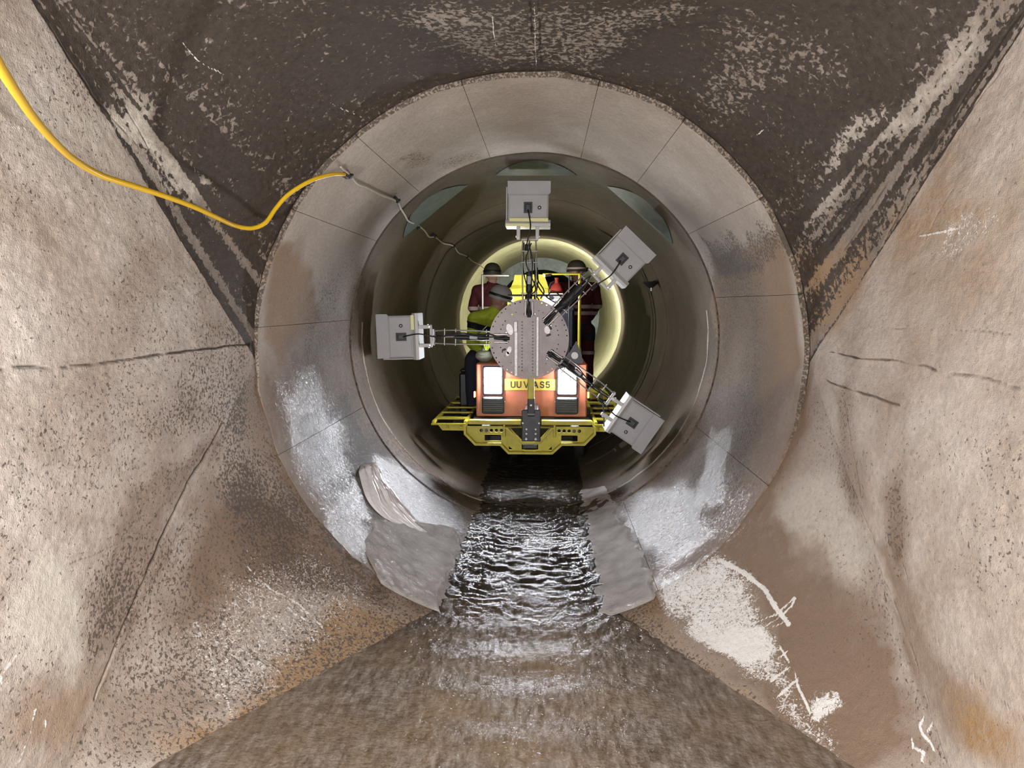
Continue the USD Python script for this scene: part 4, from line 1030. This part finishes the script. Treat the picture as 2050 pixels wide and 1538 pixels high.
def arm(label, ang, r_in, r_out, bend, strut, seed, thick=0.026):
    t = thing('arm', label, 'arm', (HX, HY + 0.02, HZ), ang)
    g = np.random.default_rng(seed)
    part(t, 'root_bracket', cat(rbox(-0.046, 0.046, -0.012, 0.05, r_in - 0.10, r_in, 0.006), rbox(-0.040, -0.026, -0.05, -0.012, r_in - 0.15, r_in - 0.02, 0.004), rbox(0.026, 0.040, -0.05, -0.012, r_in - 0.15, r_in - 0.02, 0.004)), M_rod)
    part(t, 'strut_foot', cat(cyl((0, -0.03, r_in - 0.16), (0, -0.015, r_in - 0.02), 0.016), cyl((-0.045, -0.032, r_in - 0.13), (0.045, -0.032, r_in - 0.13), 0.008)), M_black)
    part(t, 'root_bolt', cyl((0.046, -0.032, r_in - 0.13), (0.056, -0.032, r_in - 0.13), 0.011, n=6), M_bolt)
    rb, y = r_in + 0.62 * (r_out - r_in), 0.02
    for s in (-1, 1):
        part(t, 'rod', tube([(s * 0.055, y, r_in - 0.06), (s * 0.062 + bend * 0.4, y, rb), (s * 0.055 + bend, y + 0.02, r_out + 0.02)], 0.0068, 8, 5), M_rod, True)
    for r in (r_in + 0.05, rb, 0.5 * (rb + r_out)):
        part(t, 'rung', cyl((-0.075 + bend * 0.4, y, r), (0.075 + bend * 0.4, y, r), 0.0055, n=10), M_rod)
    part(t, 'gas_strut', cat(cyl((0, y + 0.015, r_in - 0.05), (bend * 0.3, y + 0.015, r_in + strut), thick), cyl((0, y + 0.015, r_in + 0.06), (0, y + 0.015, r_in + 0.12), thick + 0.004)), M_black)
    part(t, 'strut_label', rbox(-0.016, 0.016, y - 0.014, y - 0.0115, r_in + 0.13, r_in + 0.20, 0.001), M_boxgrey)
    part(t, 'strut_rod', cyl((bend * 0.3, y + 0.015, r_in + strut), (bend * 0.8, y + 0.02, r_out + 0.01), 0.007), M_rod)
    part(t, 'end_knuckle', rbox(bend - 0.075, bend + 0.075, y + 0.0, y + 0.04, r_out - 0.01, r_out + 0.012, 0.005), M_rod)
    for k in range(2):
        w = g.uniform(-0.04, 0.04, 4)
        part(t, 'wire', tube([(0.02 * (k * 2 - 1), -0.03, r_in - 0.12), (w[0], -0.03, r_in + 0.02), (w[1] + 0.02, -0.015, r_in + 0.3 * (rb - r_in)), (w[2] + bend * 0.3, -0.01, rb), (bend + w[3] * 0.5, -0.005, r_out - 0.03)], 0.006, 6, 6), M_black, True)
    return t


arm('steel rod arm with a black strut reaching up to the topmost box', 0, 0.35, 0.865, 0.0, 0.24, 1)
arm('steel rod arm with a thick black strut reaching to the upper right box', 45, 0.35, 0.80, 0.005, 0.30, 2, 0.042)
arm('steel rod arm reaching down right in front of the side step to the lower box', 125, 0.36, 0.90, 0.02, 0.22, 3)
arm('bent steel rod arm reaching left to the box by the left wall', 271.5, 0.33, 0.855, -0.01, 0.34, 4)


def enclosure(label, x, z, ang, size, yoke, strips=()):
    t = thing('sensor_box', label, 'box', (x, HY - 0.02, z), ang, group=None)
    w, h, d = size[0] / 2, size[1] / 2, 0.24
    part(t, 'housing', rbox(-w, w, 0, d, -h + 0.03, h, 0.008), M_boxgrey)
    part(t, 'upper_flap', prism(sg.Polygon([(-w + 0.0, h - 0.105), (w + 0.004, h - 0.105), (w + 0.016, h - 0.09), (w + 0.016, h + 0.004), (-w - 0.002, h + 0.004)]), -0.012, 0.002), M_boxgrey)
    part(t, 'front_panel', rbox(-w + 0.012, w - 0.012, -0.006, 0.002, -h + 0.052, h - 0.112, 0.003), M_boxgrey)
    # sloping lip at the inner end
    sec = sg.Polygon([(-0.028, -h - 0.012), (-0.034, -h + 0.012), (0.0, -h + 0.045), (d, -h + 0.045), (d, -h - 0.012)])
    lip = trimesh.creation.extrude_polygon(sec, 2 * w + 0.036, engine='earcut')
    v = lip.vertices
    lip.vertices = np.stack([v[:, 2] - w - 0.018, v[:, 0], v[:, 1]], 1)
    part(t, 'lip', lip, M_boxlip)
    part(t, 'side_plate', rbox(-w - 0.016, -w - 0.004, 0.02, d + 0.03, -h + 0.02, h - 0.04, 0.003), M_boxlip)
    for x0, x1, z0, z1 in strips:  # light on the lip, put in as pale coloured strips
        part(t, 'painted_light_strip', rbox(x0, x1, -0.040, -0.030, -h + z0, -h + z1, 0.002), M_strip, label='pale yellow strip painted for the light on the box lip')
    so = UsdGeom.Xform.Define(stage, str(t.GetPath()) + '/socket').GetPrim()
    part(so, 'frame', prism(sg.box(-0.036, -0.046, 0.036, 0.046).difference(sg.box(-0.022, -0.03, 0.022, 0.03)), -0.018, -0.004), M_black)
    part(so, 'plug', rbox(-0.021, 0.021, -0.014, -0.004, -0.029, 0.029, 0.003), M_dark)
    UsdGeom.Xformable(so).AddTranslateOp().Set(Gf.Vec3d(0.0, 0, -0.036))
    part(t, 'button', lathe([(0.007, 0), (0.007, 0.006), (0.0165, 0.006), (0.0165, 0), (0.007, 0)], (0.098, -0.006, -0.036), (0, -1, 0), 20), M_black)
    part(t, 'button_core', cyl((0.098, -0.006, -0.036), (0.098, -0.010, -0.036), 0.006), M_white)
    for s in (-1, 1):
        lg = rbox(s * 0.082 - 0.016, s * 0.082 + 0.016, 0.0, 0.035, -h - 0.12, -h - 0.008, 0.004)
        part(t, 'lug', lg, M_boxlip)
        part(t, 'lug_bolt', cat(cyl((s * 0.082, -0.004, -h - 0.108), (s * 0.082, 0.002, -h - 0.108), 0.008, n=6), cyl((s * 0.082 + s * 0.016, 0.018, -h - 0.095), (s * 0.082 + s * 0.024, 0.018, -h - 0.095), 0.008, n=6)), M_bolt)
    if yoke:
        part(t, 'yoke', rbox(-0.10, 0.10, 0.005, 0.03, -h - 0.128, -h - 0.108, 0.004), M_boxlip)
    part(t, 'lead', tube([(0.0, -0.016, -0.055), (0.008, -0.03, -0.09), (0.022, -0.045, -h + 0.01), (0.02, -0.05, -h - 0.05), (0.0, -0.04, -h - 0.13), (-0.01, -0.01, -h - 0.19)], 0.006, 8, 6), M_black, True)
    part(t, 'lead_grip', cyl((-0.008, -0.02, -h - 0.165), (-0.012, -0.0, -h - 0.215), 0.016), M_black)
    return t


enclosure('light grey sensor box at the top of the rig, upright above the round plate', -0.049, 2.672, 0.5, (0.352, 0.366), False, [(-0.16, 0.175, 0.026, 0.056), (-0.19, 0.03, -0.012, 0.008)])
enclosure('tilted grey sensor box on the upper right arm near the tunnel wall', 0.787, 2.222, 43.5, (0.345, 0.37), True)
enclosure('grey sensor box at the end of the lower right arm, beside the bumper', 0.905, 0.748, 123.5, (0.345, 0.37), False)
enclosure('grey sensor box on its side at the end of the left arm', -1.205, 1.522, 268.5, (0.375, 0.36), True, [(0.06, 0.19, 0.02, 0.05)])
# loose leads hanging round the round plate
ld = thing('cable_bundle', 'tangle of thin black leads hanging above the round plate', 'cables')
for k, pts in enumerate([
    [(-0.09, 6.42, 2.36), (-0.10, 6.4, 2.15), (-0.07, 6.35, 2.0), (-0.04, 6.3, 1.9), (-0.02, 6.22, 1.80)],
    [(0.0, 6.45, 2.22), (0.01, 6.42, 2.05), (0.05, 6.4, 1.95), (0.12, 6.38, 1.87), (0.20, 6.33, 1.82)],
    [(0.02, 6.47, 2.18), (0.03, 6.45, 2.04), (0.09, 6.42, 1.93), (0.06, 6.42, 1.86)],
    [(0.03, 6.46, 2.14), (0.035, 6.44, 2.0), (0.02, 6.42, 1.90), (0.05, 6.42, 1.84)],
    [(0.02, 6.40, 2.1), (0.0, 6.4, 1.98), (-0.04, 6.4, 1.92), (-0.01, 6.3, 1.84)],
    [(0.12, 6.42, 1.88), (0.17, 6.44, 1.93), (0.24, 6.42, 1.88), (0.28, 6.36, 1.80)],
    [(-0.42, 6.3, 1.62), (-0.48, 6.28, 1.56), (-0.55, 6.27, 1.50), (-0.62, 6.25, 1.50)],
    [(0.33, 6.33, 1.30), (0.42, 6.3, 1.22), (0.50, 6.27, 1.12), (0.60, 6.27, 1.02), (0.63, 6.27, 0.85), (0.635, 6.27, 0.72)],
]):
    part(ld, 'lead', tube(pts, 0.0058, 6, 6), M_black, True)


# ------------------------------------------------------------------ people
def hand_bones(wrist, direction, palm, side):
    """Palm and five bent fingers from a wrist. side = direction of the thumb."""
    d, p, s = (np.array(a, float) / np.linalg.norm(a) for a in (direction, palm, side))
    out = [(wrist, 0.026, wrist + d * 0.045 + s * 0.018, 0.020), (wrist, 0.026, wrist + d * 0.05 - s * 0.018, 0.019), (wrist + d * 0.045 + s * 0.018, 0.02, wrist + d * 0.09 + s * 0.028, 0.014), (wrist + d * 0.05 - s * 0.018, 0.019, wrist + d * 0.085 - s * 0.028, 0.013)]
    for k, L in enumerate((0.072, 0.080, 0.074, 0.058)):
        a = wrist + d * 0.088 + s * (0.030 - 0.020 * k)
        b = a + d * L * 0.5 + p * 0.008
        c = b + d * L * 0.35 + p * 0.022
        e = c + d * L * 0.12 + p * 0.024
        out += [(a, 0.0095, b, 0.009), (b, 0.009, c, 0.0085), (c, 0.0085, e, 0.0075)]
    a = wrist + d * 0.03 + s * 0.03
    b = a + d * 0.035 + s * 0.028
    return out + [(a, 0.013, b, 0.011), (b, 0.011, b + d * 0.03 + p * 0.008, 0.009)]


def person(label, J, face, mats, z_bands=(), leg_bands=(), hands=((0, 0, -1), (0, 0, -1)), gloves=False, helmet='dark', tilt=(0, 0, 1)):
    t = thing('person', label, 'person')
    J = {k: np.array(v, float) for k, v in J.items()}
    f, up = np.array(face, float), np.array(tilt, float)
    up /= np.linalg.norm(up)
    f = f - up * (f @ up)
    f /= np.linalg.norm(f)
    lt = np.cross(up, f)
    H = J['head']
    torso = [(J['pelvis'], 0.125, J['waist'], 0.115), (J['waist'], 0.115, J['chest'], 0.135), (J['chest'], 0.13, J['neck'], 0.06)]
    arms, legs = [], []
    for s in 'lr':
        torso += [(J['chest'], 0.12, J['shoulder_' + s], 0.068), (J['neck'], 0.055, J['shoulder_' + s], 0.062), (J['pelvis'], 0.12, J['hip_' + s], 0.092)]
        arms += [(J['shoulder_' + s], 0.062, J['elbow_' + s], 0.044), (J['elbow_' + s], 0.044, J['wrist_' + s], 0.030)]
        legs += [(J['hip_' + s], 0.092, J['knee_' + s], 0.062), (J['knee_' + s], 0.060, J['ankle_' + s], 0.042)]
    head = [(J['neck'], 0.058, H - up * 0.06 - f * 0.01, 0.062), (H + up * 0.035 - f * 0.02, 0.088, H + up * 0.03 + f * 0.01, 0.085), (H + up * 0.02, 0.08, H - up * 0.085 + f * 0.055, 0.040),
            (H + f * 0.085 + up * 0.0, 0.012, H + f * 0.108 - up * 0.035, 0.014)]
    for s in (-1, 1):
        head.append((H + lt * s * 0.083 + up * 0.01, 0.014, H + lt * s * 0.084 - up * 0.03, 0.010))
    hb = []
    for s, dd in zip('lr', hands):
        sgn = 1 if s == 'l' else -1
        hb += hand_bones(J['wrist_' + s], dd, f, -np.cross(np.array(dd, float), f) * sgn + 1e-3)
    body = part(t, 'body', skin(torso + arms + legs + head + hb, 0.02, 4), mats['skin'], True)
    for s in (-1, 1):
        part(body, 'eye', ball(H + f * 0.078 + lt * s * 0.032 + up * 0.005, 0.011), M_white, True)
    part(body, 'mouth', bar(H + f * 0.088 - up * 0.063 - lt * 0.022, H + f * 0.088 - up * 0.063 + lt * 0.022, 0.008, 0.01, 0.002), M_red)
    grow = lambda bs, k: [(a, ra + k, b, rb + k) for a, ra, b, rb in bs]
    jacket = skin(grow(torso, 0.026) + grow(arms, 0.020), 0.03, 5)
    jacket.vertices += 0.022 * (np.stack([meshkit.fbm(jacket.vertices * 7 + s, 3, 3) for s in (0, 11, 23)], 1) - 0.5)
    jk = part(t, 'jacket', jacket, mats['jacket'], True)
    collar = J['neck'] + 0.35 * (H - J['neck'])
    part(jk, 'collar', skin([(J['neck'] - up * 0.01, 0.085, J['neck'] + up * 0.03, 0.078)], 0.03, 2), mats['jacket'], True)
    trousers = skin(grow(legs, 0.022) + [(J['pelvis'], 0.147, J['pelvis'] + (J['waist'] - J['pelvis']) * 0.4, 0.143)], 0.03, 5)
    trousers.vertices += 0.02 * (np.stack([meshkit.fbm(trousers.vertices * 7 + s, 3, 6) for s in (0, 11, 23)], 1) - 0.5)
    tr = part(t, 'trousers', trousers, mats['trousers'], True)

    def band(src, par, axis_p, axis_n, wdt, mat, name='reflective_band'):
        n = np.array(axis_n, float) / np.linalg.norm(axis_n)
        b = src.slice_plane(np.array(axis_p) - n * wdt / 2, n).slice_plane(np.array(axis_p) + n * wdt / 2, -n)
        if len(b.faces) == 0:
            return
        b = trimesh.Trimesh(b.vertices, b.faces, process=True)
        b.vertices = b.vertices + b.vertex_normals * 0.006
        part(par, name, b, mat, True)
    for p, n, wdt in z_bands:
        band(jacket, jk, p, n, wdt, mats['band'])
    for p, n, wdt, mt in leg_bands:
        band(trousers, tr, p, n, wdt, mt, 'reflective_band' if mt is mats['band'] else 'waist_wrap')
    for s in 'lr':
        A, K = J['ankle_' + s], J['toe_' + s]
        dn = np.array([0, 0, -1.0])
        part(t, 'boot', skin([(A, 0.062, A + dn * 0.03, 0.055), (A + dn * 0.045, 0.045, K, 0.040), (A + dn * 0.045, 0.045, A + dn * 0.045 - (K - A) * [1, 1, 0] * 0.2, 0.042)], 0.025, 3), M_black, True)
    # helmet with a lamp strap
    hm = mats['helmet']
    dome = [(0.0, 0.155), (0.04, 0.150), (0.08, 0.130), (0.108, 0.095), (0.122, 0.05), (0.126, 0.0), (0.130, -0.012), (0.122, -0.012), (0.116, 0.0), (0.0, 0.10)]
    hp = H + up * 0.045
    Tm = np.eye(4)
    Tm[:3, :3] = np.stack([f, lt, up], 1)
    Tm[:3, 3] = hp
    d = trimesh.creation.revolve(np.array(dome[::-1]), sections=36)
    d.vertices[:, 0] *= 1.12
    brim = prism(affinity.scale(sg.Point(0.055, 0).buffer(0.115, 20), 1.0, 0.95), -0.006, 0.006)
    brim.vertices = brim.vertices[:, [0, 2, 1]] * [1, 1, 1]
    brim.invert()
    brim.vertices += [0.012, 0, -0.004]
    for mm in (d, brim):
        mm.apply_transform(Tm)
    he = part(t, 'helmet', cat(d), hm, 40)
    part(he, 'brim', brim, hm, 30)
    stp = trimesh.creation.revolve(np.array([(0.1185, 0.020), (0.131, 0.020), (0.128, 0.048), (0.116, 0.048), (0.1185, 0.020)]), sections=36)
    stp.vertices[:, 0] *= 1.12
    stp.apply_transform(Tm)
    part(he, 'lamp_strap', stp, mats['strap'], True)
    lp = hp + f * 0.148 + up * 0.03
    part(he, 'cap_lamp', cyl(lp - f * 0.02, lp + f * 0.022, 0.024), M_black)
    return t, he, lp + f * 0.022, f


STAND = lambda x, y, zf, yaw=0, w=1.0: {
    'pelvis': (x, y, zf + 0.93), 'waist': (x, y, zf + 1.08), 'chest': (x, y + 0.0, zf + 1.29), 'neck': (x, y, zf + 1.50), 'head': (x, y + 0.01, zf + 1.655),
    'shoulder_l': (x - 0.175 * w, y, zf + 1.43), 'shoulder_r': (x + 0.175 * w, y, zf + 1.43),
    'hip_l': (x - 0.09, y, zf + 0.88), 'hip_r': (x + 0.09, y, zf + 0.88), 'knee_l': (x - 0.11, y + 0.02, zf + 0.48), 'knee_r': (x + 0.11, y + 0.02, zf + 0.48),
    'ankle_l': (x - 0.12, y, zf + 0.105), 'ankle_r': (x + 0.12, y, zf + 0.105), 'toe_l': (x - 0.14, y + 0.16, zf + 0.05), 'toe_r': (x + 0.14, y + 0.16, zf + 0.05)}
DK = 0.555
J = STAND(0.60, 10.0, DK, w=1.05)
J.update(head=(0.535, 10.0, 2.225), neck=(0.565, 10.0, 2.07), elbow_l=(0.34, 10.12, 1.74), wrist_l=(0.36, 10.36, 1.72), elbow_r=(0.835, 9.98, 1.80), wrist_r=(0.74, 10.16, 1.62), shoulder_r=(0.775, 10.0, 2.02), shoulder_l=(0.43, 10.0, 2.02))
mats = {'skin': M_skin, 'jacket': M_red, 'trousers': M_red, 'band': M_band, 'helmet': M_darkhat, 'strap': M_band}
person('person standing on the right in a dark red jacket with pale bands, head turned right', J, (0.9, 0.35, -0.05), mats,
       z_bands=[((0.6, 10, 1.775), (0, 0, 1), 0.05), ((0.6, 10, 1.685), (0, 0, 1), 0.05)],
       leg_bands=[((0.6, 10, 1.47), (0, 0, 1), 0.33, M_navy), ((0.6, 10, 1.13), (0, 0, 1), 0.05, M_band)], hands=((0.2, 0.9, -0.1), (-0.2, 0.9, -0.3)))
J = STAND(-0.68, 10.0, DK, w=1.0)
J.update(head=(-0.645, 10.0, 2.19), neck=(-0.66, 10.0, 2.045), elbow_l=(-0.93, 10.0, 1.76), wrist_l=(-0.84, 10.2, 1.58), elbow_r=(-0.44, 10.1, 1.74), wrist_r=(-0.40, 10.34, 1.68))
person('person on the left in dark red jacket and dark helmet, seen from behind', J, (0.1, 1, -0.05), dict(mats, strap=M_black),
       z_bands=[((-0.68, 10, 1.75), (0, 0, 1), 0.05), ((-0.68, 10, 1.66), (0, 0, 1), 0.05)], hands=((0.4, 0.8, -0.3), (0.1, 0.9, -0.2)))
J = {'pelvis': (-0.60, 8.12, 1.24), 'waist': (-0.59, 8.13, 1.36), 'chest': (-0.565, 8.13, 1.54), 'neck': (-0.49, 8.12, 1.70), 'head': (-0.43, 8.12, 1.835),
     'shoulder_l': (-0.70, 8.10, 1.635), 'shoulder_r': (-0.42, 8.14, 1.62), 'elbow_l': (-0.73, 7.98, 1.37), 'wrist_l': (-0.60, 7.80, 1.27), 'elbow_r': (-0.33, 7.95, 1.42), 'wrist_r': (-0.28, 7.72, 1.40),
     'hip_l': (-0.68, 8.08, 1.20), 'hip_r': (-0.52, 8.08, 1.20), 'knee_l': (-0.70, 7.70, 1.20), 'knee_r': (-0.52, 7.68, 1.20), 'ankle_l': (-0.70, 7.69, 0.665), 'ankle_r': (-0.50, 7.72, 0.665), 'toe_l': (-0.71, 7.70, 0.60), 'toe_r': (-0.50, 7.74, 0.60)}
for k in ('ankle_l', 'ankle_r'):
    J[k] = (J[k][0], 7.70, 0.648)
J['toe_l'], J['toe_r'] = (-0.72, 7.72, 0.60), (-0.48, 7.72, 0.60)
t3, he, lp, fd = person('person in a bright yellow jacket and white helmet crouched left of the round plate', J, (0.62, 0.62, -0.35), {'skin': M_skin, 'jacket': M_hivis, 'trousers': M_navy, 'band': M_navy, 'helmet': M_whitehat, 'strap': M_black},
       z_bands=[((-0.57, 8.12, 1.53), (0.25, 0, 1), 0.07)], hands=((0.6, -0.6, -0.1), (0.3, -0.8, -0.1)), tilt=(0.30, -0.05, 1))
part(he, 'lamp_glass', ball(lp, 0.020), M_cap, True)
